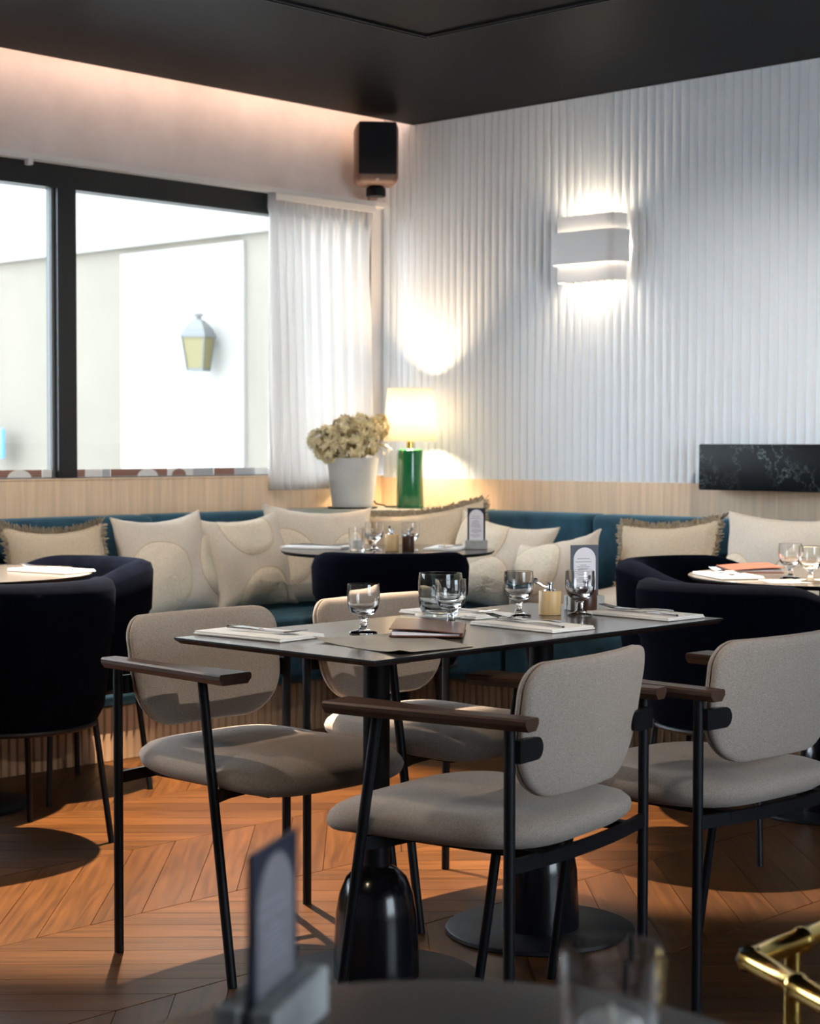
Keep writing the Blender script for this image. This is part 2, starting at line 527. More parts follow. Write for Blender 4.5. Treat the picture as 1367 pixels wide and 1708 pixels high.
# ---- right wall (fluted, x = 0)
ZF = 1.007
wr = MB()
wr.box(0.004, 0.25, -RM, 0.0, -0.1, 3.0)
wall_right = struct(wr.build('wall_right', M['white_flute'], smooth=0))
trim = struct(MB().box(-0.006, 0.003, -RM, -0.001, -0.1, ZF).build('trim_3', M['veneer'], smooth=0))
PITCH_F = 0.0425
prof = []
n = 8
for i in range(n + 1):
    a = PI * i / n
    prof.append((-0.009 * math.sin(a), -PITCH_F / 2 + 0.0208 * math.cos(a)))
v = [(x, y, ZF) for x, y in prof] + [(x, y, 2.648) for x, y in prof]
kk = n + 1
fl = MB().add(v, [(i, i + 1, kk + i + 1, kk + i) for i in range(n)] + [tuple(range(kk)), tuple(range(2 * kk - 1, kk - 1, -1))])
f0 = fl.build('flute', M['white_flute'], wall_right, smooth=40)
f0.location = (0.004, 0, 0)
for i in range(1, 106):
    inst(f0, loc=(0.004, -i * PITCH_F, 0))

# ---- ceiling: floating dark panel, cove with light strip, slab above
ceiling = struct(MB().box(-RM, 0.0, -RM, -0.195, 2.65, 2.70).build('ceiling', M['ceiling'], smooth=0))
struct(MB().box(-RM, 0.25, -RM, 0.25, 3.0, 3.1).build('ceiling_slab', M['plaster'], smooth=0))
cove = MB().box(-RM + 0.1, -0.02, -0.210, -0.198, 2.7005, 2.7105).build('cove_light_strip', M['led'])
tag(cove, 'warm light strip hidden above the ceiling edge by the windows', 'light strip')

# ---- walls behind the camera: glazed fronts
def glazed(name, axis, at):
    m = MB()
    def b(a0, a1, z0, z1, mm=m, t=0.12):
        if axis == 'y': mm.box(a0, a1, at - t, at, z0, z1)
        else: mm.box(at - t, at, a0, a1, z0, z1)
    b(-RM, 0.25 if axis == 'y' else 0, -0.1, 0.45); b(-RM, 0.25 if axis == 'y' else 0, 2.45, 3.0)
    wins = [(-4.6, -2.6)]
    e = [-RM] + [q for p in wins for q in p] + [0.25 if axis == 'y' else 0]
    for a, c in zip(e[::2], e[1::2]): b(a, c, 0.45, 2.45)
    o = struct(m.build(name, M['plaster'], smooth=0))
    for a, c in wins:
        p = MB()
        if axis == 'y': p.box(a, c, at - 0.07, at - 0.06, 0.45, 2.45)
        else: p.box(at - 0.07, at - 0.06, a, c, 0.45, 2.45)
        p.build('pane', M['pane'], o, smooth=0)
glazed('wall_back', 'y', -RM)
struct(MB().box(-RM - .12, -RM, -RM, 0.25, -0.1, 3.0).build('wall_side', M['plaster'], smooth=0))

# ================================================================== OUTSIDE
struct(MB().box(-RM - .3, 0.3, -RM - .3, 0.25, 3.1, 11).build('added_sky_block', M['render'], smooth=0))  # unseen mass added above the room to keep sky light off the facade
struct(MB().box(-30, 40, 0.3, 60, -0.3, -0.15).build('pavement', M['pavement'], smooth=0))
bld = thing('exterior_building', 'sunlit cream building across the lane seen through the window', 'building', (3.5, 6, -0.15))
def ext(name, mm, x0, x1, y0, y1, z0, z1):
    return MB().box(x0, x1, y0, y1, z0, z1).build(name, mm, bld, smooth=0)
ext('wall', M['render'], 0.0, 0.4, -4.5, 30, 0, 3.02)
ext('upper_wall', M['white_render'], -0.02, 0.4, -4.5, 30, 3.02, 7)
ext('cornice', M['white_render'], -0.06, 0.02, -4.5, 30, 3.0, 3.06)
ext('white_panel', M['white_render'], -0.03, 0.01, -1.03, 0.575, 0.4, 2.95)
# lantern on the white panel
lan = thing('wall_lantern', 'old zinc lantern with yellowed glass on the outside wall', 'lantern', (3.30, 5.325, 1.755), R(24))
def frustum(mb, r0, r1, z0, z1):
    v = [(sx * r0, sy * r0, z0) for sx, sy in ((-1, -1), (1, -1), (1, 1), (-1, 1))] + [(sx * r1, sy * r1, z1) for sx, sy in ((-1, -1), (1, -1), (1, 1), (-1, 1))]
    return mb.add(v, [(3, 2, 1, 0), (4, 5, 6, 7)] + [(i, (i + 1) % 4, 4 + (i + 1) % 4, 4 + i) for i in range(4)])
CR = ((-1, -1), (1, -1), (1, 1), (-1, 1))
frustum(MB(), 0.066, 0.098, 0.02, 0.27).build('lantern_glass', M['amber'], lan, smooth=0)
fm = MB()
frustum(fm, 0.074, 0.070, 0.0, 0.02)
for sx, sy in CR:
    fm.tube([(sx * 0.069, sy * 0.069, 0.01), (sx * 0.101, sy * 0.101, 0.275)], 0.008, 6)
frustum(fm, 0.113, 0.113, 0.27, 0.287)
fm.build('lantern_frame', M['zinc'], lan, smooth=0)
rm = MB()
for r0, r1, z0, z1 in ((.108, .088, .287, .34), (.088, .062, .34, .385), (.062, .034, .385, .415)): frustum(rm, r0, r1, z0, z1)
rm.lathe([(0.026, 0.415), (0.024, 0.44), (0.042, 0.446), (0.042, 0.46), (0.02, 0.468), (0, 0.47)], 12)
rm.build('lantern_roof', M['zinc'], lan, smooth=0)
MB().tube([(0.0, 0.0, 0.40), (0.09, -0.035, 0.36), (0.148, -0.066, 0.22)], 0.011, 6).build('lantern_bracket', M['zinc'], lan)
sg = thing('street_sign', 'bright blue sign outside at the left edge of the window', 'sign', (3.30, 8.28, -0.15), 0)
MB().rbox(-0.02, 0.02, -0.17, 0.17, 1.18, 1.45, 0.01, 2).build('sign_plate', M['bluepaint'], sg)
MB().lathe([(0.02, 0), (0.02, 1.2)], 10).build('post', M['zinc'], sg)

# ================================================================== CEILING TRACK AND SPOTS
track = thing('light_track', 'black recessed track set in a square on the dark ceiling', 'track light', (0, 0, 2.65))
tx0, tx1, ty0, ty1 = -5.4, -1.30, -5.4, -1.49
for a in ((tx0, tx1 + .014, ty1 - .014, ty1 + .014), (tx0, tx1 + .014, ty0 - .014, ty0 + .014)):
    m = MB(); m.box(a[0], a[1], a[2], a[2] + .005, -.008, 0); m.box(a[0], a[1], a[3] - .005, a[3], -.008, 0); m.box(a[0], a[1], a[2] + .005, a[3] - .005, -.002, 0)
    m.build('rail', M['black'], track, smooth=0)
for a in ((tx0 - .014, tx0 + .014, ty0 + .014, ty1 - .014), (tx1 - .014, tx1 + .014, ty0 + .014, ty1 - .014)):
    m = MB(); m.box(a[0], a[0] + .005, a[2], a[3], -.008, 0); m.box(a[1] - .005, a[1], a[2], a[3], -.008, 0); m.box(a[0] + .005, a[1] - .005, a[2], a[3], -.002, 0)
    m.build('rail', M['black'], track, smooth=0)
def spot(x, y, tx, ty, power, size, label, blend=0.35, tz=0.0, col=(1.0, 0.78, 0.55)):
    t = thing('track_spot', label, 'spotlight', (x, y, 2.60), 0, 'small spots on the ceiling track')
    MB().lathe([(0.022, 0.0), (0.024, 0.004), (0.024, 0.042), (0.0, 0.042)], 20).build('housing', M['black'], t)
    MB().lathe([(0.0, -0.001), (0.018, -0.001)], 16).build('lens', M['lens'], t)
    ld = bpy.data.lights.new('spot_light', 'SPOT')
    ld.energy = power; ld.spot_size = R(size); ld.spot_blend = blend; ld.shadow_soft_size = 0.018; ld.color = col
    lo = bpy.data.objects.new('spot_light', ld); C.objects.link(lo); lo.parent = t
    lo.location = (0, 0, -0.01)
    lo.rotation_euler = Vector((tx - x, ty - y, tz - 2.6)).to_track_quat('-Z', 'Y').to_euler()
spot(-2.55, -1.49, -2.75, -1.75, 1900, 60, 'ceiling track spot above the navy chairs by the window')
spot(-1.30, -2.92, -1.55, -2.9, 1000, 46, 'ceiling track spot above the navy chairs by the fluted wall')
spot(-4.1, -1.49, -3.5, -2.7, 90, 70, 'ceiling track spot left of the grey chairs', 0.7)
spot(-1.30, -4.3, -2.4, -3.5, 12, 70, 'ceiling track spot right of the grey chairs')
spot(-3.6, -5.40, -3.05, -2.75, 150, 44, 'ceiling track spot in front of the long table', 0.9, 0.72, (1.0, .88, .74))
spot(-5.40, -3.4, -4.1, -3.3, 35, 70, 'ceiling track spot beyond the left end of the long table')
spot(-2.75, -1.49, -1.5, -0.30, 90, 80, 'ceiling track spot turned towards the window cushions', 1.0, 0.75, (1.0, .90, .78))
spot(-1.30, -3.15, -0.30, -1.7, 90, 80, 'ceiling track spot turned towards the cushions by the fluted wall', 1.0, 0.75, (1.0, .90, .78))

# ================================================================== BANQUETTE
SEATZ, BACKZ = 0.47, 0.872
def slats(parent, along, fixed, a0, a1):
    n = int(abs(a1 - a0) / 0.034)
    p = None
    for i in range(n):
        a = a0 + (a1 - a0) * (i + 0.5) / n
        if p is None:
            m = MB()
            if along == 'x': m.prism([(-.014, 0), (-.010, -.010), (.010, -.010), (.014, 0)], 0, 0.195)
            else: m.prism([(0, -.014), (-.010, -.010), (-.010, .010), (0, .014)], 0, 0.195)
            p = m.build('slat', M['veneer_shaded'], parent, smooth=0); o = p
        else: o = inst(p)
        o.location = (a, fixed, 0.002) if along == 'x' else (fixed, a, 0.002)
bq = thing('banquette', 'petrol blue velvet banquette along the window wall', 'banquette', (0, 0, 0))
xs = [-0.72, -1.50, -2.90, -4.3]
for a, b_ in zip(xs[:-1], xs[1:]):
    MB().rbox(b_ + .003, a - .003, -0.165, -0.003, SEATZ - 0.06, BACKZ, 0.03, 4).build('back_panel', M['blue'], bq)
xs = [-0.02, -1.50, -2.90, -4.3]
for a, b_ in zip(xs[:-1], xs[1:]):
    MB().rbox(b_ + .003, a - .003, -0.735, -0.02, 0.205, SEATZ, 0.045, 4).build('seat', M['blue'], bq)
pl = MB().box(-4.3, -0.02, -0.68, -0.02, 0.0, 0.2).build('plinth', M['veneer_shaded'], bq, smooth=0)
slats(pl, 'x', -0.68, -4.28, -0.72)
MB().prism([(-0.70, -0.003), (-0.70, -0.165), (-0.165, -0.70), (-0.008, -0.70), (-0.008, -0.003)], SEATZ, BACKZ - 0.02).build('corner_back', M['blue'], bq, smooth=0)
MB().prism([(-0.715, -0.003), (-0.715, -0.17), (-0.17, -0.715), (-0.008, -0.715), (-0.008, -0.003)], BACKZ - 0.02, BACKZ + 0.002).build('corner_shelf', M['sage'], bq, smooth=0)
bq2 = thing('banquette', 'petrol blue velvet banquette along the fluted white wall', 'banquette', (0, 0, 0))
ys = [-0.72, -1.37, -2.77, -4.2]
for a, b_ in zip(ys[:-1], ys[1:]):
    MB().rbox(-0.165, -0.008, b_ + .003, a - .003, SEATZ - 0.06, BACKZ, 0.03, 4).build('back_panel', M['blue'], bq2)
ys = [-0.737, -1.37, -2.77, -4.2]
for a, b_ in zip(ys[:-1], ys[1:]):
    MB().rbox(-0.735, -0.02, b_ + .003, a - .003, 0.205, SEATZ, 0.045, 4).build('seat', M['blue'], bq2)
pl2 = MB().box(-0.68, -0.02, -4.2, -0.72, 0.0, 0.2).build('plinth', M['veneer_shaded'], bq2, smooth=0)
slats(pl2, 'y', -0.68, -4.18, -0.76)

# ---- cushions
def cushion(name, label, wd, ht, th, loc, rz, tilt, mm, discs=(), fringe=False, roll=0, group=None, seed=0, sag=0.0):
    t = thing(name, label, 'cushion', loc, rz, group)
    rnd = random.Random(seed)
    ph = [rnd.uniform(0, 6.28) for _ in range(6)]
    am = [rnd.uniform(0.4, 1.0) for _ in range(6)]
    def surf(u, v, side, off=0.0):
        uu, vv = u, v
        x = wd / 2 * uu * (1 - 0.085 * (1 - vv * vv) * abs(uu))
        z = ht / 2 * vv * (1 - 0.085 * (1 - uu * uu) * abs(vv))
        z -= sag * max(0, vv) * (1 - uu * uu) * 0.6
        e = max(0, (1 - uu ** 2)) ** 0.55 * max(0, (1 - vv ** 2)) ** 0.55
        wr_ = 0.010 * (am[0] * math.sin(5 * uu + 3 * vv + ph[0]) + am[1] * math.sin(4 * vv - 3 * uu + ph[1])) * e
        wr_ += 0.004 * am[2] * math.sin(11 * uu * vv + 7 * uu + ph[2]) * (1 - e)
        y = side * (th / 2 * e + 0.004 + off) + wr_
        return (x, y, z + ht / 2)
    Mx = Matrix.Translation((0, 0, ht / 2)) @ Matrix.Rotation(roll, 4, 'Y') @ Matrix.Translation((0, 0, -ht / 2))
    Mx = Matrix.Rotation(tilt, 4, 'X') @ Mx
    m = MB()
    N_ = 22
    m.grid(lambda a, b: surf(2 * a - 1, 2 * b - 1, -1), N_, N_)
    m.grid(lambda a, b: surf(2 * a - 1, 2 * b - 1, 1), N_, N_, True)
    W_ = N_ + 1
    o2 = W_ * W_
    rim = [i for i in range(W_)] + [j * W_ + N_ for j in range(1, W_)] + [N_ * W_ + i for i in range(N_ - 1, -1, -1)] + [j * W_ for j in range(N_ - 1, 0, -1)]
    m.f += [(rim[i], o2 + rim[i], o2 + rim[(i + 1) % len(rim)], rim[(i + 1) % len(rim)]) for i in range(len(rim))]
    m.xf(Mx)
    cov = m.build('cover', mm, t, smooth=70)
    for (u0, v0, r) in discs:
        d = MB()
        def pt(rad, a, off):
            u = u0 + rad * math.cos(a) / (wd / 2)
            v_ = v0 + rad * math.sin(a) / (ht / 2)
            u = max(-0.985, min(0.985, u)); v_ = max(-0.985, min(0.985, v_))
            return surf(u, v_, -1, off)
        n, k = 36, 7
        vv = [pt(0.0001, 0, 0.012)] + [pt(r * q / k, 2 * PI * i / n, (0.011 + 0.002 * math.sin(9 * i + 5 * q)) if q < k else 0.0005) for q in range(1, k + 1) for i in range(n)]
        d.add(vv, [(0, 1 + i, 1 + (i + 1) % n) for i in range(n)] + [(1 + q * n + i, 1 + q * n + (i + 1) % n, 1 + (q + 1) * n + (i + 1) % n, 1 + (q + 1) * n + i) for q in range(k - 1) for i in range(n)])
        d.xf(Mx)
        pa = d.build('round_patch', M['shag'], t, smooth=80)
        e = MB().tube([pt(r * 1.01, 2 * PI * i / n, 0.001) for i in range(n + 1)], .0018, 6)
        e.xf(Mx)
        e.build('patch_seam', M['linen2'], pa)
    if fringe:
        d = MB()
        per = []
        for i in range(90): per.append((-1 + 2 * i / 90, -1))
        for i in range(60): per.append((1, -1 + 2 * i / 60))
        for i in range(90): per.append((1 - 2 * i / 90, 1))
        for i in range(60): per.append((-1, 1 - 2 * i / 60))
        for (u, v_) in per:
            b0 = Vector(surf(u, v_, -1))
            nx = 1 if u == 1 else (-1 if u == -1 else 0)
            nz = 1 if v_ == 1 else (-1 if v_ == -1 else 0)
            for q in range(3):
                L_ = rnd.uniform(0.014, 0.026)
                j = Vector((rnd.uniform(-.006, .006), rnd.uniform(-.008, .008), rnd.uniform(-.006, .006)))
                tip = b0 + Vector((nx * L_, 0, nz * L_)) + j
                a_ = b0 + Vector((-nx * .006, rnd.uniform(-.004, .012), -nz * .006))
                s_ = Vector((0.0035 if nz else 0, 0.002, 0.0035 if nx else 0))
                o = len(d.v)
                d.v += [tuple(a_ - s_), tuple(a_ + s_), tuple(tip + s_ * 0.7), tuple(tip - s_ * 0.7), tuple(a_ + Vector((0, .005, 0))), tuple(tip + Vector((0, .004, 0)))]
                d.f += [(o, o + 1, o + 2, o + 3), (o + 1, o + 4, o + 5, o + 2), (o + 4, o, o + 3, o + 5), (o + 3, o + 2, o + 5)]
        d.xf(Mx)
        fr = d.build('fringe', M['fringe'], t, smooth=0, fix=False)
        fr['kind'] = 'stuff'
    return t
ZC = SEATZ + 0.004
G1 = 'cream cushions along the banquette'
cushion('cushion', 'cream linen cushion cut off by the left edge of the photo', .45, .40, .17, (-2.60, -.36, ZC), 0, R(-14), M['linen'], [(.3, -.2, .12)], group=G1, seed=1)
cushion('fringed_cushion', 'ecru linen cushion with taupe fringe behind the left round table', .47, .39, .15, (-2.07, -.35, ZC), R(2), R(-14), M['linen2'], fringe=True, group=G1, seed=2, sag=.03)
cushion('cushion', 'cream cushion with a large tufted circle left and half circle right', .50, .425, .19, (-1.575, -.39, ZC), R(6), R(-15), M['linen'], [(-.42, -.28, .155), (.98, -.1, .13)], group=G1, seed=3, sag=.03, roll=R(-2))
cushion('cushion', 'cream cushion with tufted half circles at top and bottom edges', .43, .41, .19, (-1.15, -.38, ZC), R(-5), R(-15), M['linen'], [(-.05, .72, .13), (.1, -.85, .13)], group=G1, seed=4, roll=R(-4), sag=.03)
cushion('cushion', 'cream cushion with two tufted circles below the flower pot', .51, .44, .17, (-.80, -.44, ZC), R(-20), R(-15), M['linen'], [(-.75, -.1, .13), (.55, -.15, .13)], group=G1, seed=5, roll=R(3), sag=.03)
cushion('fringed_cushion', 'ecru linen cushion with taupe fringe in the corner below the green lamp', .54, .43, .13, (-.455, -.70, ZC), R(-60), R(-15), M['linen2'], fringe=True, group=G1, seed=6, roll=R(-8), sag=.02)
cushion('cushion', 'rumpled cream cushion behind the menu stand of the corner table', .52, .40, .17, (-.45, -1.06, ZC), R(-86), R(-18), M['linen'], [(-.35, .5, .15), (.1, -.62, .14)], group=G1, seed=7, sag=.04, roll=R(7))
cushion('cushion', 'slumped cream cushion with a raised corner between corner table and menu stand', .42, .36, .17, (-.56, -1.42, ZC), R(-93), R(-28), M['linen'], [(-.2, .1, .14)], group=G1, seed=8, roll=R(-12), sag=.04)
cushion('fringed_cushion', 'ecru linen cushion with taupe fringe on the right banquette above the navy chair', .47, .40, .15, (-.36, -1.86, ZC), R(-90), R(-15), M['linen2'], fringe=True, group=G1, seed=9, roll=R(-4), sag=.02)
cushion('cushion', 'large cream cushion with tufted circles behind the right table', .60, .45, .19, (-.38, -2.43, ZC), R(-90), R(-14), M['linen'], [(-.75, -.3, .12), (.45, -.3, .15)], group=G1, seed=10, sag=.02)
cushion('cushion', 'small cream cushion lying flat on the right seat', .34, .30, .10, (-.60, -1.72, SEATZ + .05), R(-80), R(-84), M['linen'], group=G1, seed=11)

# ================================================================== CURTAIN AND RAIL
rail = thing('curtain_rail', 'slim white curtain rail above the windows', 'curtain rail', (0, 0, 2.29))
MB().box(-5.6, -0.02, -0.055, -0.001, -0.012, 0.010).build('rail_profile', M['white'], rail, smooth=0)
MB().rbox(-2.03, -2.005, -0.050, -0.02, -0.035, -0.012, 0.004, 2).build('glider', M['white'], rail)
cur = thing('curtain', 'sheer white pleated curtain hanging in the window corner', 'curtain', (0, 0, 0.96))
def cf(a, b):
    # a: along width, b: height (0 bottom)
    x0 = -0.765 + 0.03 * (1 - math.sin(b * 2.4)) * .5
    xr = -0.108 - 0.018 * math.exp(-((b - .82) / .2) ** 2) - 0.012 * math.exp(-((b - .4) / .3) ** 2)
    x = x0 + (xr - x0) * a
    am_ = 0.016 + 0.022 * (1 - b)
    ph = 2 * PI * (11 * a + 0.6 * math.sin(5 * a))
    y = -0.068 + am_ * math.sin(ph) * (0.6 + 0.4 * math.sin(7 * a + 1)) + 0.006 * math.sin(2 * ph + 4 * b)
    if b > 0.93: y = -0.058 + 0.014 * math.sin(ph * 2)
    z = (2.276 - 0.96) * b
    return (x, max(-0.085, min(-0.015, y + .018)), z)
cp = MB().grid(cf, 150, 40).build('fabric', M['curtain'], cur, smooth=80, fix=False)
md = cp.modifiers.new('thickness', 'SOLIDIFY'); md.thickness = 0.0015
MB().box(-.74, -.11, -.062, -.05, 1.285, 1.316).build('heading_tape', M['white'], cur, smooth=0)

# ================================================================== SPEAKER
sp = thing('loudspeaker', 'black fronted loudspeaker on a wall bracket near the ceiling corner', 'loudspeaker', (-0.232, -0.180, 2.325), R(-40))
MB().rbox(-.098, .098, -.085, .085, 0.02, .305, .035, 5).build('cabinet', M['speaker'], sp)
MB().rbox(-.086, .086, -.095, -.08, .062, .298, .0072, 2).build('grille', M['grille'], sp)
MB().rbox(-.006, .006, -.0868, -.083, .036, .045, .0015, 1).build('badge', M['sconce'], sp)
bk = MB(); bk.lathe([(.045, -.028), (.045, .008), (.03, .02)], 20, (0, .0, 0)); bk.build('swivel_base', M['black'], sp)
arm = MB(); arm.box(-.02, .02, .0, .19, -.02, .004); arm.build('bracket_arm', M['speaker'], sp)

# ================================================================== WALL SCONCES
def stad(wd, dp, r, n=6, inner=0):
    # U outline in (y along wall, x out of wall): starts and ends at the wall
    pts = [(wd / 2, 0)]
    for i in range(n + 1):
        a = PI / 2 * i / n
        pts.append((wd / 2 - r + r * math.cos(a), dp - r + r * math.sin(a)))
    for i in range(n + 1):
        a = PI / 2 + PI / 2 * i / n
        pts.append((-wd / 2 + r + r * math.cos(a), dp - r + r * math.sin(a)))
    pts.append((-wd / 2, 0))
    return pts
def ushell(wd, dp, r, t, z0, z1):
    o = stad(wd, dp, r); i_ = stad(wd - 2 * t, dp - t, max(r - t, .002))
    n = len(o)
    v = []
    for z in (z0, z1):
        v += [(-d, y, z) for y, d in o] + [(-d, y, z) for y, d in i_]
    f = []
    for i in range(n - 1):
        f.append((i, i + 1, 2 * n + i + 1, 2 * n + i))
        f.append((n + i, 3 * n + i, 3 * n + i + 1, n + i + 1))
        f.append((i, n + i, n + i + 1, i + 1))
        f.append((2 * n + i, 2 * n + i + 1, 3 * n + i + 1, 3 * n + i))
    for i in (0, n - 1): f.append((i, 2 * n + i, 3 * n + i, n + i))
    return MB().add(v, f)
def sconce(y, label):
    t = thing('wall_sconce', label, 'wall lamp', (-0.012, y, 1.855), 0, 'white wall sconces')
    MB().box(-.004, .0, -.16, .16, .01, .268).build('back_plate', M['sconce'], t, smooth=0)
    ushell(.330, .082, .045, .003, 0, .278).build('inner_shade', M['sconce'], t)
    ushell(.362, .102, .055, .003, .075, .210).build('outer_band', M['sconce'], t)
    st = stad(.346, .0915, .05)
    lm = MB().tube([(-d, yy, .137) for yy, d in st], .0035, 6); lm.build('light_strip', M['led2'], t)
    MB().tube([(-.04, -.10, .139), (-.04, .10, .139)], .008, 8).build('tube_bulb', M['lens'], t)
    for s_ in (-1, 1):
        ld = bpy.data.lights.new('sconce_light', 'AREA'); ld.shape = 'RECTANGLE'; ld.size = .03; ld.size_y = .20; ld.energy = 1.5; ld.color = (1.0, .76, .50)
        lo = bpy.data.objects.new('sconce_light', ld); C.objects.link(lo); lo.parent = t
        lo.location = (-.04, 0, .139 + s_ * .03); lo.rotation_euler = (0 if s_ < 0 else PI, 0, 0)
sconce(-1.275, 'white metal up and down wall sconce on the fluted wall')
sconce(-3.10, 'white metal wall sconce on the fluted wall beyond the right edge')

# ================================================================== MARBLE LEDGE
ml = thing('marble_ledge', 'dark green black marble ledge with pale veins on the right wall', 'ledge', (-0.04, -2.5, 0.985))
MB().rbox(-.085, .024, -.62, .615, 0, .182, .006, 2).build('slab', M['marble'], ml)

# ================================================================== CORNER LAMP, PLANTER
SHZ = BACKZ + 0.003
lp = thing('table_lamp', 'glossy green ceramic table lamp with glowing cream shade in the corner', 'lamp', (-0.175, -0.345, SHZ))
MB().lathe([(.0, 0), (.062, 0), (.0635, .006), (.0605, .24), (.058, .262), (.050, .268), (0, .268)], 36).build('base', M['green'], lp)
MB().lathe([(.016, .266), (.016, .30), (.008, .305), (.008, .40), (0, .40)], 16).build('neck', M['brass'], lp)
sd = MB().lathe([(.122, .303), (.104, .545)], 40)
sd.f = [f for f in sd.f if len(f) == 4]
so = sd.build('shade', M['shade'], lp, fix=False)
md = so.modifiers.new('thickness', 'SOLIDIFY'); md.thickness = 0.002
MB().lathe([(0, .375), (.018, .385), (.028, .415), (.018, .445), (0, .45)], 16).build('bulb', M['bulb'], lp)
ld = bpy.data.lights.new('lamp_light', 'POINT'); ld.energy = 68; ld.color = (1.0, .70, .43); ld.shadow_soft_size = .035
lo = bpy.data.objects.new('lamp_light', ld); C.objects.link(lo); lo.parent = lp; lo.location = (0, 0, .415)
MB().tube([(-.06, .03, .006), (-.10, .06, .006), (-.13, .03, .012), (-.15, .07, .02), (-.12, .11, .03), (-.13, .14, .02), (-.16, .17, .006)], .0035, 6).build('power_cord', M['black'], lp)

po = thing('flower_pot', 'tapered pale grey pot standing in the banquette corner', 'pot', (-0.405, -0.205, SHZ))
MB().lathe([(0, 0), (.088, 0), (.092, .004), (.116, .222), (.116, .228), (.106, .228), (.100, .19), (0, .19)], 40).build('pot_body', M['pot'], po)
MB().lathe([(0, .192), (.099, .192), (.099, .196), (0, .2)], 20).build('soil', M['stem'], po)
sc = MB().lathe([(0, -.002), (.108, -.002), (.115, .006), (.110, .007), (.094, .001), (.0, .001)], 32)
sc.build('saucer', M['black'], po)
fb = thing('dried_hydrangea', 'bunch of dried beige hydrangea heads in the grey pot', 'dried flowers', (-0.405, -0.205, SHZ + .20))
rnd = random.Random(3)
heads = []
# image-right direction is R_; build the mound wider to the left of the pot
for (a, h_, d_) in ((-.13, .06, .03), (-.10, .13, .0), (-.155, .10, .02), (-.05, .09, -.03), (-.04, .165, .01), (.02, .12, -.04), (.03, .18, .02), (.09, .14, .0), (.07, .08, -.02), (-.09, .05, -.05), (.0, .06, -.06), (.12, .17, .03), (-.02, .11, .06)):
    heads.append(Vector((R_.x * a + F_.x * d_, R_.y * a + F_.y * d_, h_)))
for hc in heads:
    m = MB()
    rad = rnd.uniform(.042, .055)
    for q in range(46):
        z = rnd.uniform(-.75, 1); th = rnd.uniform(0, 6.28)
        nrm = Vector((math.sqrt(max(0, 1 - z * z)) * math.cos(th), math.sqrt(max(0, 1 - z * z)) * math.sin(th), z))
        p = hc + nrm * rad * rnd.uniform(.75, 1.05)
        t1 = nrm.orthogonal().normalized(); t2 = nrm.cross(t1)
        an = rnd.uniform(0, 6.28)
        for k in range(4):
            aa = an + k * PI / 2
            d1 = t1 * math.cos(aa) + t2 * math.sin(aa); d2 = t1 * math.cos(aa + 1.57) + t2 * math.sin(aa + 1.57)
            s_ = rnd.uniform(.013, .020)
            m.add([p, p + d1 * s_ * .7 + d2 * s_ * .5 + nrm * .004, p + d1 * s_ * 1.3 + nrm * .007, p + d1 * s_ * .7 - d2 * s_ * .5 + nrm * .004, p - nrm * .003], [(0, 1, 2, 3), (4, 3, 2, 1)])
    m.build('flower_head', M['petal'], fb, smooth=0, fix=False)
    MB().tube([(hc.x * .3, hc.y * .3, 0.0), (hc.x * .7, hc.y * .7, hc.z * .5), tuple(hc)], .003, 5).build('stem', M['stem'], fb)
for (a, l_) in ((.11, .12), (.09, .16), (.12, .09)):
    m = MB()
    base = Vector((R_.x * .05, R_.y * .05, .03))
    for i in range(7):
        t = i / 6
        p = base + Vector((R_.x, R_.y, 0)) * (a * t * 1.05) + Vector((0, 0, .06 * math.sin(t * 2.6) + (.03 - l_ * .3) * t))
        wdt = .014 * math.sin(.3 + t * 2.6)
        m.v += [tuple(p + Vector((F_.x, F_.y, .3)) * wdt), tuple(p + Vector((0, 0, .004))), tuple(p - Vector((F_.x, F_.y, .3)) * wdt), tuple(p - Vector((0, 0, .003)))]
    for i in range(6):
        for k in range(4):
            m.f.append((i * 4 + k, i * 4 + (k + 1) % 4, (i + 1) * 4 + (k + 1) % 4, (i + 1) * 4 + k))
    m.build('dried_leaf', M['petal'], fb, smooth=60)

# ================================================================== TABLES
def dark_edge(o):
    o.data.materials.append(M['black'])
    for p in o.data.polygons:
        if p.normal.z < .5: p.material_index = 1
def pedestal(parent, x, y, htop, bell=True, rd=.226):
    b = MB().lathe([(0, 0), (rd, 0), (rd + .002, .003), (rd, .010), (rd - .004, .012), (0, .012)], 48)
    b.xf(Matrix.Translation((x, y, 0))); b.build('base_disc', M['black'], parent)
    p = MB().lathe([(.093, .012), (.0925, .06), (.088, .15), (.080, .195), (.066, .228), (.045, .248), (.031, .254)], 40)
    p.xf(Matrix.Translation((x, y, 0))); p.build('base_bell', M['gloss_black'], parent)
    q = MB().lathe([(.029, .25), (.029, htop)], 28)
    q.xf(Matrix.Translation((x, y, 0))); q.build('column', M['black'], parent)
TX0, TX1, TY0, TY1, TZ = -3.69, -2.50, -3.588, -2.986, 0.75
mt = thing('dining_table', 'long dark rectangular dining table on two bell shaped black pedestals', 'table', (0, 0, 0))
m = MB()
b0 = .010
v = [(x, y, TZ) for x, y in ((TX0, TY0), (TX1, TY0), (TX1, TY1), (TX0, TY1))] + [(x, y, TZ - .004) for x, y in ((TX0, TY0), (TX1, TY0), (TX1, TY1), (TX0, TY1))] + \
    [(x, y, TZ - .013) for x, y in ((TX0 + b0, TY0 + b0), (TX1 - b0, TY0 + b0), (TX1 - b0, TY1 - b0), (TX0 + b0, TY1 - b0))]
m.add(v, [(0, 1, 2, 3), (11, 10, 9, 8)] + [(k * 4 + i, (k + 1) * 4 + i, (k + 1) * 4 + (i + 1) % 4, k * 4 + (i + 1) % 4) for k in (0, 1) for i in range(4)])
dark_edge(m.build('tabletop', M['top'], mt, smooth=0))
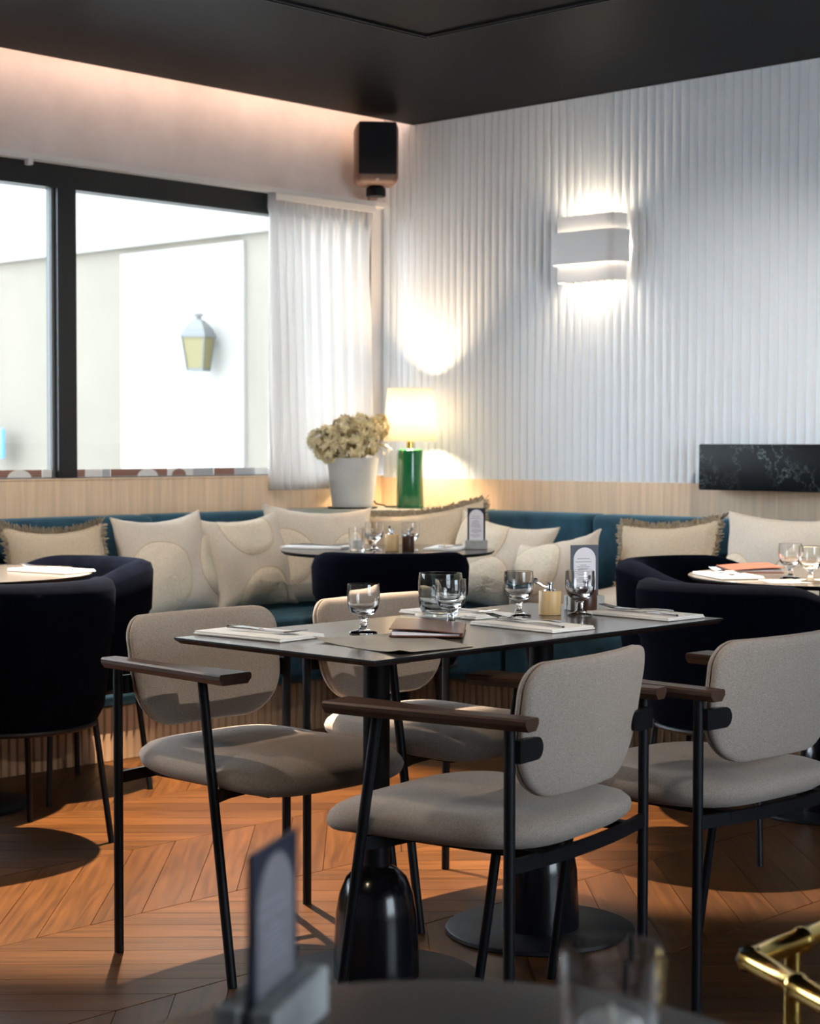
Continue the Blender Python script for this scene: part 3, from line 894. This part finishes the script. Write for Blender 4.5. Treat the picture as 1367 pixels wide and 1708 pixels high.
MB().box(-3.55, -2.64, -3.31, -3.26, .715, .737).build('support_bar', M['black'], mt, smooth=0)
pedestal(mt, -3.375, -3.285, .72)
pedestal(mt, -2.816, -3.285, .72)
def round_table(x, y, r, label):
    t = thing('round_table', label, 'table', (x, y, 0), 0, 'round dark bistro tables')
    MB().lathe([(0, TZ), (r, TZ), (r, TZ - .004), (r - .010, TZ - .013), (0, TZ - .013)], 64).build('tabletop', M['top'], t, smooth=25)
    dark_edge(t.children[0])
    pedestal(t, 0, 0, TZ - .012)
    return t
TFAR, TLEFT, TRIGHT, TFG = (-1.07, -1.075), (-2.97, -1.0), (-1.10, -3.05), (-5.29, -5.235)
round_table(*TFAR, .42, 'round dark table in the banquette corner under the green lamp')
round_table(*TLEFT, .43, 'round dark table cut off by the left edge by the windows')
round_table(*TRIGHT, .44, 'round dark table by the fluted wall at the right edge')
fgt = thing('round_table', 'small round dark table blurred at the bottom edge of the photo', 'table', (*TFG, 0), 0, 'round dark bistro tables')
MB().lathe([(0, TZ), (.245, TZ), (.245, TZ - .006), (.235, TZ - .015), (0, TZ - .015)], 64).build('tabletop', M['top'], fgt, smooth=25)
dark_edge(fgt.children[0])
pedestal(fgt, 0, 0, TZ - .012)

# ================================================================== GREY ARMCHAIRS
def build_armchair():
    t = thing('armchair', 'x', 'chair', (0, 0, 0), 0, 'grey wool armchairs at the long table')
    for s_ in (-1, 1):
        MB().tube([(s_ * .26, .195, 0), (s_ * .26, .195, .652)], .0108, 14).build('leg', M['black'], t)
        MB().tube([(s_ * .26, -.200, 0), (s_ * .258, -.100, .652)], .0108, 14).build('leg', M['black'], t)
        # armrest: board that widens to the front
        n = 12
        st = []
        for i in range(n + 1):
            q = i / n
            y = .238 - .440 * q
            xo = .276 + .020 * q
            wd = .050 + .040 * smooth01((q - .35) / .65)
            if q < .04: wd -= .004
            st.append((xo, xo - wd, y))
        mm = MB()
        for xo, xi, y in st:
            for dx, z in ((0, .672), (.0, .664), (.010, .652)):
                mm.v.append((s_ * (xo - dx), y, z))
            for dx, z in ((.010, .652), (.0, .664), (.0, .672)):
                mm.v.append((s_ * (xi + dx), y, z))
            mm.v.append((s_ * (xi + .004), y, .676)); mm.v.append((s_ * (xo - .004), y, .676))
        for i in range(n):
            for k in range(8):
                mm.f.append((i * 8 + k, i * 8 + (k + 1) % 8, (i + 1) * 8 + (k + 1) % 8, (i + 1) * 8 + k))
        mm.f.append(tuple(range(8))); mm.f.append(tuple(n * 8 + k for k in range(7, -1, -1)))
        ao = mm.build('armrest', M['walnut'], t, smooth=30)
        # bracket plate between rear leg and backrest
        bm_ = MB()
        pts = [(.258, .592), (.258, .634)] + [(.198 + .021 * math.cos(a), .613 + .021 * math.sin(a)) for a in [PI / 2 + PI * i / 10 for i in range(11)]]
        k = len(pts)
        bm_.add([(s_ * x, .203, z) for x, z in pts] + [(s_ * x, .2165, z) for x, z in pts], [tuple(range(k)), tuple(range(2 * k - 1, k - 1, -1))] + [(i, (i + 1) % k, k + (i + 1) % k, k + i) for i in range(k)])
        bm_.build('back_bracket', M['black'], t)
    # rails under the seat, bowed towards the rear
    def rail(pts, z0, z1, h=.006):
        r_ = MB()
        v = []
        for k, (x, y) in enumerate(pts):
            a, b = pts[max(k - 1, 0)], pts[min(k + 1, len(pts) - 1)]
            d = Vector((b[0] - a[0], b[1] - a[1])).normalized()
            n_ = Vector((-d.y, d.x)) * h
            v += [(x - n_.x, y - n_.y, z0), (x + n_.x, y + n_.y, z0), (x + n_.x, y + n_.y, z1), (x - n_.x, y - n_.y, z1)]
        n = len(pts)
        r_.add(v, [(i * 4 + k, i * 4 + (k + 1) % 4, (i + 1) * 4 + (k + 1) % 4, (i + 1) * 4 + k) for i in range(n - 1) for k in range(4)] + [(0, 3, 2, 1), tuple((n - 1) * 4 + k for k in range(4))])
        r_.build('seat_rail', M['black'], t, smooth=30)
    rail([(-.26 + .52 * q / 12, .195 + .024 * (1 - (q / 6 - 1) ** 2)) for q in range(13)], .390, .416)
    rail([(-.26, -.143), (-.20, -.118), (-.12, -.105), (.12, -.105), (.20, -.118), (.26, -.143)], .390, .416)
    for x in (-.175, .150):
        MB().box(x, x + .025, -.22, .215, .400, .416).build('seat_bar', M['black'], t, smooth=0)
    # seat cushion
    def outline(a):
        c, s_ = math.cos(a), math.sin(a)
        p = 4.2
        k = (abs(c) ** p + abs(s_) ** p) ** (-1 / p)
        x, y = c * k, s_ * k
        wx = .248 + .012 * (-y)
        return x * wx, -.028 + y * .262
    n = 56
    prof = [(0.0, 0.068), (.3, .0675), (.55, .0662), (.75, .0635), (.87, .0585), (.94, .051), (.985, .040), (1.0, .028), (.99, .016), (.96, .007), (.90, .001), (.82, 0), (0.0, 0)]
    sm = MB()
    for rr, h in prof:
        for i in range(n):
            a = 2 * PI * i / n
            x, y = outline(a)
            x, y = x * rr, (y + .028) * rr - .028
            z = .414 + h
            dy = (y + .028) / .262
            z += (-.016 * max(0, -dy - .35) ** 1.5 * 2.0 + .012 * max(0, dy) ** 2) * (1 if h > .002 else .6)
            z -= .010 * math.exp(-((y - .02) / .12) ** 2 - (x / .15) ** 2) * (h / .068)
            sm.v.append((x, y, z))
    for k in range(len(prof) - 1):
        for i in range(n):
            j = (i + 1) % n
            sm.f.append((k * n + i, k * n + j, (k + 1) * n + j, (k + 1) * n + i))
    sm.build('seat', M['greige'], t, smooth=80)
    # backrest: curved padded shell
    W2, Z0, Z1 = .227, .508, .768
    W_, H_ = W2, (Z1 - Z0) / 2
    out = []
    for cx, cz, r_, a0 in ((W_ - .055, H_ - .055, .055, 0), (-W_ + .055, H_ - .055, .055, 90), (-W_ + .115, -H_ + .115, .115, 180), (W_ - .115, -H_ + .115, .115, 270)):
        for i in range(13):
            a = R(a0 + 90 * i / 12)
            out.append(((cx + r_ * math.cos(a)) / W_, (cz + r_ * math.sin(a)) / H_))
    fin = []
    for i, p in enumerate(out):
        q = out[(i + 1) % len(out)]
        fin.append(p)
        if i % 13 == 12:
            for k in (1, 2, 3): fin.append((p[0] + (q[0] - p[0]) * k / 4, p[1] + (q[1] - p[1]) * k / 4))
    def shell(name, y_off, th, mm, prof_, sc=1.0):
        b = MB()
        n = len(fin)
        for rr, dy in prof_:
            for i in range(n):
                u, v_ = fin[i]
                u *= rr * sc; v_ *= rr * sc
                x = u * (W2 - .010 * (1 - v_) * .5)
                z = (Z0 + Z1) / 2 + v_ * (Z1 - Z0) / 2
                y = .203 + y_off - .55 * x * x + (z - .6) * .16 + dy * th
                b.v.append((x, y, z))
        for k in range(len(prof_) - 1):
            for i in range(n):
                j = (i + 1) % n
                b.f.append((k * n + i, k * n + j, (k + 1) * n + j, (k + 1) * n + i))
        return b.build(name, mm, t, smooth=80)
    full = [(0.0, -1), (.3, -.99), (.55, -.96), (.75, -.88), (.87, -.74), (.94, -.55), (.98, -.33), (1.0, -.05)]
    shell('backrest', 0.0, .026, M['greige'], full + [(1.0, .1), (.994, .16), (.985, .10)] + [(.0, .10)])
    shell('backrest_shell', 0.006, .017, M['greige'], [(.0, 0.05), (.990, .05), (1.0, .12), (.998, .5), (.985, .80), (.95, .95), (.8, 1.0), (.4, 1.02), (0, 1.02)])
    return t
ac = build_armchair()
ac['label'] = 'grey wool armchair at the left end of the table, window side'
ac.location = (-3.366, -2.90, 0)
copy_tree(ac, 'grey wool armchair half hidden behind the long table, window side', (-2.771, -2.895, 0), 0)
copy_tree(ac, 'grey wool armchair seen from behind in front of the long table', (-3.450, -3.686, 0), PI + R(8.8))
copy_tree(ac, 'grey wool armchair cut off by the right edge of the photo', (-2.850, -3.762, 0), PI + R(-3.1))

# ================================================================== NAVY TUB CHAIRS
def build_tub():
    t = thing('tub_chair', 'x', 'chair', (0, 0, 0), 0, 'navy velvet tub chairs')
    A = R(122)
    nseg = 44
    m = MB()
    prof_n = None
    for i in range(nseg + 1):
        q = -1 + 2 * i / nseg
        a = q * A
        top = .775 - .065 * smooth01((abs(q) - .45) / .55)
        endr = 1.0
        th = .062
        e = 1 - smooth01((abs(q) - .93) / .07)
        ro, ri = .272, .272 - th
        pr = [(.235, .365), (.252, .40), (.266, .52), (.270, .60), (.279, .612), (ro + .012, top - .035), (ro + .004, top - .010), (ro - .018, top), (ro - .040, top), (ri + .002, top - .012), (ri - .006, top - .04), (ri - .004, .50), (ri - .004, .40)]
        mid = .246
        for r_, z in pr:
            r2 = mid + (r_ - mid) * (0.35 + .65 * e)
            z2 = z if z < .5 else .5 + (z - .5) * (0.93 + .07 * e)
            # slightly squared plan
            ca, sa = math.sin(a), math.cos(a)
            sq = 1 + .05 * (math.sin(2 * a) ** 2)
            m.v.append((r2 * ca * sq * 1.03, r2 * sa * sq, z2))
        prof_n = len(pr)
    for i in range(nseg):
        for k in range(prof_n - 1):
            m.f.append((i * prof_n + k, i * prof_n + k + 1, (i + 1) * prof_n + k + 1, (i + 1) * prof_n + k))
        m.f.append((i * prof_n + prof_n - 1, i * prof_n, (i + 1) * prof_n, (i + 1) * prof_n + prof_n - 1))
    m.f.append(tuple(range(prof_n))); m.f.append(tuple(nseg * prof_n + k for k in range(prof_n - 1, -1, -1)))
    m.build('shell', M['navy'], t, smooth=60)
    s = MB().lathe([(0, .372), (.232, .372), (.240, .385), (.232, .46), (.21, .478), (.12, .484), (0, .485)], 40)
    s.build('seat', M['navy'], t, smooth=60)
    MB().lathe([(0, .350), (.238, .350), (.240, .372), (0, .372)], 40).build('seat_base', M['navy'], t)
    ring = [(.243 * math.cos(2 * PI * i / 36), .243 * math.sin(2 * PI * i / 36), .352) for i in range(37)]
    MB().tube(ring, .008, 8).build('frame_ring', M['black'], t)
    for sx in (-1, 1):
        for sy in (-1, 1):
            MB().tube([(sx * .172, sy * .172, .36), (sx * .205, sy * .205, 0)], .0095, 10).build('leg', M['black'], t)
    return t
tb = build_tub()
tb['label'] = 'navy velvet tub chair seen from behind at the left edge'
tb.location = (-3.15, -1.57, 0); tb.rotation_euler = (0, 0, PI)
copy_tree(tb, 'navy velvet tub chair on the far side of the left round table', (-2.565, -1.01, 0), R(-90))
copy_tree(tb, 'navy velvet tub chair with its back to us at the corner table', (-1.36, -1.37, 0), R(135))
copy_tree(tb, 'navy velvet tub chair against the right banquette below the fringed cushion', (-1.025, -2.53, 0), 0)
copy_tree(tb, 'navy velvet tub chair nearest us at the right round table', (-1.68, -3.10, 0), R(90))

# ================================================================== TABLEWARE
TT = TZ + 0.0006
def build_goblet():
    o = MB().lathe([(0, 0), (.030, 0), (.0315, .002), (.030, .004), (.014, .007), (.0085, .012), (.0075, .020), (.0075, .030), (.012, .036), (.024, .043), (.0320, .054), (.0355, .068), (.0362, .085), (.0350, .108),
                    (.0338, .1085), (.0345, .085), (.0335, .068), (.029, .056), (.020, .049), (0, .046)], 40).build('wine_goblet', M['glass'], smooth=60)
    return tag(o, 'x', 'glass', 'stemmed glasses on the tables')
gb = build_goblet()
gb['label'] = 'short stemmed glass on the left half of the long table'
gb.location = (-3.345, -3.215, TT)
def goblet(x, y, label):
    return copy_tree(gb, label, (x, y, TT))
goblet(-3.105, -3.255, 'short stemmed glass in front of the smoked tumbler')
goblet(-2.805, -3.205, 'short stemmed glass alone in the middle of the long table')
goblet(-2.685, -3.298, 'short stemmed glass in front of the dark wood mill')
goblet(-1.125, -1.055, 'stemmed glass behind the pale mill on the corner table')
goblet(-1.035, -1.165, 'stemmed glass right of the mills on the corner table')
goblet(-1.28, -3.02, 'stemmed glass further back on the right round table')
goblet(-1.36, -3.14, 'stemmed glass nearer us on the right round table')
# smoked tumbler on a saucer
sau = tag(MB().lathe([(0, 0), (.034, 0), (.036, .004), (.060, .013), (.0605, .0155), (.056, .0155), (.035, .008), (0, .008)], 48).build('saucer', M['china'], smooth=50), 'white saucer under the smoked tumbler', 'saucer')
sau.location = (-3.03, -3.155, TT)
st = tag(MB().lathe([(0, 0), (.030, 0), (.040, .006), (.049, .025), (.0525, .05), (.0525, .085), (.050, .104), (.0485, .104), (.0505, .085), (.0505, .05), (.046, .030), (.036, .018), (0, .016)], 44).build('smoked_tumbler', M['smoke'], smooth=60), 'round smoked glass tumbler on a white saucer', 'glass')
st.location = (-3.03, -3.155, TT + .0087)

# pepper and salt mills with cranks
def mill(x, y, label, mm, rz, h=.058, r=.0275):
    t = thing('crank_mill', label, 'mill', (x, y, TT), rz, 'crank mills for salt and pepper')
    MB().lathe([(0, 0), (r - .001, 0), (r, .0015), (r, h - .0015), (r - .001, h), (0, h)], 32).build('body', mm, t)
    MB().lathe([(.016, h), (.015, h + .003), (.006, h + .005), (.005, h + .014), (.0075, h + .016), (.0075, h + .021), (0, h + .022)], 16).build('cap', M['steel'], t)
    m = MB(); m.tube([(0, 0, h + .008), (.016, 0, h + .010), (.028, 0, h + .018), (.036, 0, h + .019)], .0028, 8); m.build('crank', M['steel'], t)
    MB().lathe([(0, h + .019), (.005, h + .019), (.0055, h + .029), (.003, h + .031), (0, h + .031)], 12, (.036, 0, 0)).build('knob', M['steel'], t)
mill(-2.722, -3.235, 'pale wood crank mill on the long table', M['bamboo'], R(135))
mill(-2.632, -3.275, 'dark wood crank mill on the long table', M['darkwood'], R(20))
mill(-1.13, -1.155, 'pale wood crank mill on the corner table', M['bamboo'], R(60), .066)
mill(-1.085, -1.20, 'dark wood crank mill on the corner table', M['darkwood'], R(20), .060, .024)

# menu holders
def menu(x, y, rz, label, ht=.145, wd=.075, blk=.036, sheet='paper'):
    t = thing('menu_stand', label, 'menu holder', (x, y, TT), rz, 'menu stands with arched cards')
    b = MB(); b.rbox(-wd * .62, wd * .62, -.022, -.003, 0, blk, .002, 1); b.rbox(-wd * .62, wd * .62, .003, .022, 0, blk, .002, 1); b.box(-wd * .6, wd * .6, -.003, .003, 0, .012)
    b.build('block', M['concrete'], t, smooth=0)
    c = MB().box(-wd / 2, wd / 2, -.0016, .0016, .0125, .0125 + ht).build('card', M['navy_card'], t, smooth=0)
    for sd_ in (-1, 1):
        pts = [(-wd * .40, .02), (wd * .40, .02)] + [(wd * .40 * math.cos(a), .0125 + ht - wd * .48 + wd * .40 * math.sin(a)) for a in [PI * i / 16 for i in range(17)]]
        k = len(pts)
        y0, y1 = sd_ * .0016, sd_ * .0021
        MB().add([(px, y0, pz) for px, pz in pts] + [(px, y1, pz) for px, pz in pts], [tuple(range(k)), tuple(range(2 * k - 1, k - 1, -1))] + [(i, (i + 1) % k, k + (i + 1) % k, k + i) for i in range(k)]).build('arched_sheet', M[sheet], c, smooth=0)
        m = MB()
        rr = random.Random(5)
        z = ht - wd * .30
        while z > .045:
            l_ = wd * rr.uniform(.10, .30)
            xx = 0 if rr.random() < .3 else -wd * .05
            m.box(xx - l_, xx + l_, min(sd_ * .0021, sd_ * .0024), max(sd_ * .0021, sd_ * .0024), z, z + .0016)
            z -= rr.choice((.0045, .0045, .008))
        m.build('printed_lines', M['print'], c, smooth=0)['kind'] = 'stuff'
menu(-2.562, -3.215, R(-28), 'menu card stand behind the mills on the long table', ht=.15)
menu(-0.80, -1.30, R(-50), 'menu card stand at the right of the corner table', ht=.15, wd=.07)
menu(-5.293, -5.074, R(28), 'blurred menu card stand on the foreground table', ht=.125, wd=.094, blk=.036, sheet='dim_paper')

# napkins with cutlery
def build_setting():
    nk = thing('folded_napkin', 'x', 'napkin', (0, 0, 0), 0, 'folded white napkins')
    m = MB(); m.rbox(-.070, .070, -.130, .130, 0, .0045, .0018, 2); m.build('lower_fold', M['napkin'], nk)
    m = MB(); m.rbox(-.069, .068, -.128, .129, .004, .0085, .0018, 2); m.build('upper_fold', M['napkin'], nk)
    return nk
def fork_mesh():
    m = MB()
    # handle: tapered strip with thickness, local Y is length, tines at +Y
    def zz(y): return .0135 + (.010 * ((y - .02) / .08) ** 2 if y > .02 else .004 * math.sin(max(0, (-y) / .09) * 2.2)) - (.006 if y > .09 else 0) * 0
    ys = [-.100, -.095, -.08, -.05, -.02, .0, .015, .03, .04, .05]
    ws = [.004, .0068, .0075, .006, .0035, .0026, .0030, .0075, .0110, .0115]
    v = []
    for y, w_ in zip(ys, ws):
        z = zz(y)
        v += [(-w_, y, z), (w_, y, z), (w_, y, z + .0022), (-w_, y, z + .0022)]
    n = len(ys)
    m.add(v, [(i * 4 + k, i * 4 + (k + 1) % 4, (i + 1) * 4 + (k + 1) % 4, (i + 1) * 4 + k) for i in range(n - 1) for k in range(4)] + [(0, 3, 2, 1), tuple((n - 1) * 4 + k for k in range(4))])
    for x in (-.0096, -.0032, .0032, .0096):
        m.tube([(x, .049, zz(.049) + .001), (x, .07, zz(.07) + .001), (x * .95, .092, zz(.092) + .001)], [.0017, .0015, .0008], 6)
    return m
def knife_mesh():
    m = MB()
    ys = [-.105, -.10, -.06, -.02, -.005, .0, .03, .07, .095, .104]
    wl_ = [.003, .006, .0065, .0055, .0045, .006, .0085, .009, .006, .0015]
    wr_ = [.003, .006, .0065, .0055, .0045, .005, .005, .005, .005, .004]
    th = [.004, .005, .0055, .005, .004, .002, .0018, .0016, .0014, .001]
    v = []
    for y, a, b, t in zip(ys, wl_, wr_, th):
        v += [(-a, y, .0090), (b, y, .0090), (b, y, .0090 + t), (-a, y, .0090 + t)]
    n = len(ys)
    m.add(v, [(i * 4 + k, i * 4 + (k + 1) % 4, (i + 1) * 4 + (k + 1) % 4, (i + 1) * 4 + k) for i in range(n - 1) for k in range(4)] + [(0, 3, 2, 1), tuple((n - 1) * 4 + k for k in range(4))])
    return m
nap0 = fork0 = knife0 = None
def setting(x, y, rz, where, flip=1, full=True):
    global nap0, fork0, knife0
    ln = 'folded white napkin ' + where
    lf = 'steel fork on the napkin ' + where
    lk = 'steel knife on the napkin ' + where
    Rm = Matrix.Rotation(rz, 4, 'Z')
    if nap0 is None:
        nap0 = build_setting(); nap0['label'] = ln; nap0.location = (x, y, TT); nap0.rotation_euler = (0, 0, rz)
        fork0 = tag(fork_mesh().build('fork', M['steel']), lf, 'fork', 'forks on the napkins')
        knife0 = tag(knife_mesh().build('knife', M['steel']), lk, 'knife', 'knives on the napkins')
        fk, kn = fork0, knife0
    else:
        copy_tree(nap0, ln, (x, y, TT), rz)
        fk, kn = copy_tree(fork0, lf), copy_tree(knife0, lk)
    a, b = Rm @ Vector((.008, .035, -.0009)), Rm @ Vector((-.020, -.008, 0))
    fk.location = (x + a.x, y + a.y, TT - .0035); fk.rotation_euler = (0, 0, rz + R(5)); fk.scale = (1.15, 1.1, 1.1)
    kn.location = (x + b.x, y + b.y, TT); kn.rotation_euler = (0, 0, rz - R(4)); kn.scale = (1.15, 1.1, 1)
setting(-3.545, -3.095, PI + R(4), 'at the left end of the long table')
setting(-2.885, -3.075, PI + R(-2), 'behind the smoked tumbler')
setting(-2.985, -3.395, R(-4), 'in front of the pale wood mill')
setting(-2.590, -3.420, R(-3), 'at the right end of the long table')
setting(-1.195, -.80, R(205), 'on the left of the corner table')
setting(-.865, -1.205, R(120), 'beside the menu stand of the corner table')
setting(-2.71, -1.15, R(10), 'near the edge of the left round table')
setting(-3.05, -.80, R(100), 'further back on the left round table')
setting(-1.345, -2.835, R(-35), 'near the left rim of the right round table')
setting(-.93, -3.10, R(95), 'further back on the right round table')

# brown folders, paper mats
def folder(x, y, z, rz, wd, ht, label, mm, name='menu_folder', op=.010):
    t = thing(name, label, 'menu folder', (x, y, z), rz)
    MB().rbox(-wd / 2, wd / 2, -ht / 2, ht / 2, 0, .003, .0012, 2).build('back_cover', mm, t)
    m = MB()
    m.add([(-wd / 2 + .004, -ht / 2 + .004, .0032), (wd / 2 - .006, -ht / 2 + .004, .0032), (wd / 2 - .006, ht / 2 - .004, .0032), (-wd / 2 + .004, ht / 2 - .004, .0032),
           (-wd / 2 + .004, -ht / 2 + .004, .006), (wd / 2 - .006, -ht / 2 + .004, .003 + op * .8), (wd / 2 - .006, ht / 2 - .004, .003 + op * .8), (-wd / 2 + .004, ht / 2 - .004, .006)],
          [(3, 2, 1, 0), (4, 5, 6, 7), (0, 1, 5, 4), (1, 2, 6, 5), (2, 3, 7, 6), (3, 0, 4, 7)])
    m.build('pages', M['paper'], t, smooth=0)
    def top(a, b):
        xx = -wd / 2 + wd * a
        return (xx, -ht / 2 + ht * b, .0065 + op * .9 * math.sin(a * PI * .55))
    g = MB().grid(top, 12, 2)
    k = len(g.v)
    g.v += [(p[0], p[1], p[2] + .0022) for p in g.v]
    W_ = 13
    g.f += [tuple(i + k for i in f[::-1]) for f in list(g.f)]
    rim = list(range(W_)) + [W_ * j + 12 for j in (1, 2)] + [2 * W_ + i for i in range(11, -1, -1)] + [W_]
    g.f += [(rim[i], rim[(i + 1) % len(rim)], k + rim[(i + 1) % len(rim)], k + rim[i]) for i in range(len(rim))]
    g.build('front_cover', mm, t, smooth=40)
    MB().rbox(-wd / 2 - .003, -wd / 2 + .002, -ht / 2, ht / 2, 0.0, .0095, .001, 1).build('spine', mm, t)
folder(-3.245, -3.315, TT + .003, R(130), .155, .235, 'brown leather folder lying on the paper mat', M['leather'])
folder(-1.055, -2.73, TT, R(-45), .17, .25, 'tan leather folder on the right round table', M['tan_leather'])
def papermat(pts, label, z=TT):
    t = thing('paper_mat', label, 'placemat', (0, 0, z))
    P = [Vector(p) for p in pts]
    def fn(a, b):
        p = P[0].lerp(P[1], a).lerp(P[3].lerp(P[2], a), b)
        cu = .0075 * (abs(2 * a - 1) ** 6 * .5 * (1 - b) + .8 * max(0, 1 - b * 6) * abs(2 * a - 1) ** 3)
        return (p.x, p.y, .0008 + cu)
    g = MB().grid(fn, 20, 20)
    k = len(g.v)
    g.v += [(p[0], p[1], p[2] - .0006) for p in g.v]
    g.f += [tuple(i + k for i in f[::-1]) for f in list(g.f)]
    W_ = 21
    rim = list(range(W_)) + [W_ * j + 20 for j in range(1, 21)] + [20 * W_ + i for i in range(19, -1, -1)] + [W_ * j for j in range(19, 0, -1)]
    g.f += [(rim[i], rim[(i + 1) % len(rim)], k + rim[(i + 1) % len(rim)], k + rim[i]) for i in range(len(rim))]
    g.build('sheet', M['kraft'], t, smooth=60)
papermat([(-3.535, -3.255), (-3.59, -3.560), (-3.375, -3.565), (-3.27, -3.275)], 'grey paper mat with curled edges on the long table')
pm = thing('paper_card', 'cream paper slip on the right round table', 'paper', (-1.37, -3.10, TT), R(-40))
MB().rbox(-.10, .10, -.07, .07, 0, .0012, .0005, 1).build('sheet', M['linen'], pm)

# candle glasses
def candle_glass(x, y, label, r=.034, h=.088):
    o = tag(MB().lathe([(0, 0), (r * .80, 0), (r * .84, .003), (r * .97, h * .5), (r, h), (r - .0022, h), (r * .97 - .0025, h * .5), (r * .78, .010), (0, .009)], 44).build('candle_glass', M['glass'], smooth=60), label, 'glass', 'candle glasses')
    o.location = (x, y, TT)
    c = tag(MB().lathe([(0, 0), (.018, 0), (.019, .002), (.019, .030), (.016, .034), (.003, .033), (.0015, .042), (0, .042)], 24).build('tealight', M['candle']), 'white candle inside the ' + label, 'candle', 'candles in glasses')
    c.location = (x, y, TT + .0095)
candle_glass(-1.195, -1.03, 'clear tumbler on the corner table')
candle_glass(-5.202, -5.300, 'blurred tumbler on the foreground table')

# ================================================================== BRASS BAMBOO STAND
bs = thing('brass_stand', 'polished brass bamboo style stand at the lower right corner', 'side table', (-4.245, -4.79, 0))
HZ = .53
def bamboo(a, b, name, r=.0145, step=.115):
    a, b = Vector(a), Vector(b)
    L_ = (b - a).length
    n = max(1, int(L_ / step))
    path, rad = [], []
    for i in range(n + 1):
        t = i / n
        for d_, rr in ((-.010, r), (-.005, r * 1.13), (0, r * 1.2), (.005, r * 1.13), (.010, r)):
            s_ = t * L_ + d_
            if 0 <= s_ <= L_:
                path.append(a.lerp(b, s_ / L_)); rad.append(rr)
    MB().tube(path, rad, 18).build(name, M['brass'], bs, smooth=60)
hexa = [Vector((0, 0, HZ))]
d = Vector((1, 0, 0))
for i in range(5):
    hexa.append(hexa[-1] + d * .36)
    d = Matrix.Rotation(R(-60), 3, 'Z') @ d
for i in range(6):
    a, b = hexa[i], hexa[(i + 1) % 6]
    bamboo(a, b, 'top_rail')
    g_ = (b - a).normalized() * .10
    p = a + g_
    bamboo((p.x, p.y, 0), (p.x, p.y, HZ), 'post', .0115, .13)
    q0, q1 = a.copy(), b.copy(); q0.z = q1.z = .12
    bamboo(q0, q1, 'lower_rail', .010)
    MB().lathe([(0, -.016), (.012, -.014), (.0175, 0), (.012, .014), (0, .016)], 14, tuple(a)).build('corner_joint', M['black'] if i == 0 else M['brass'], bs)
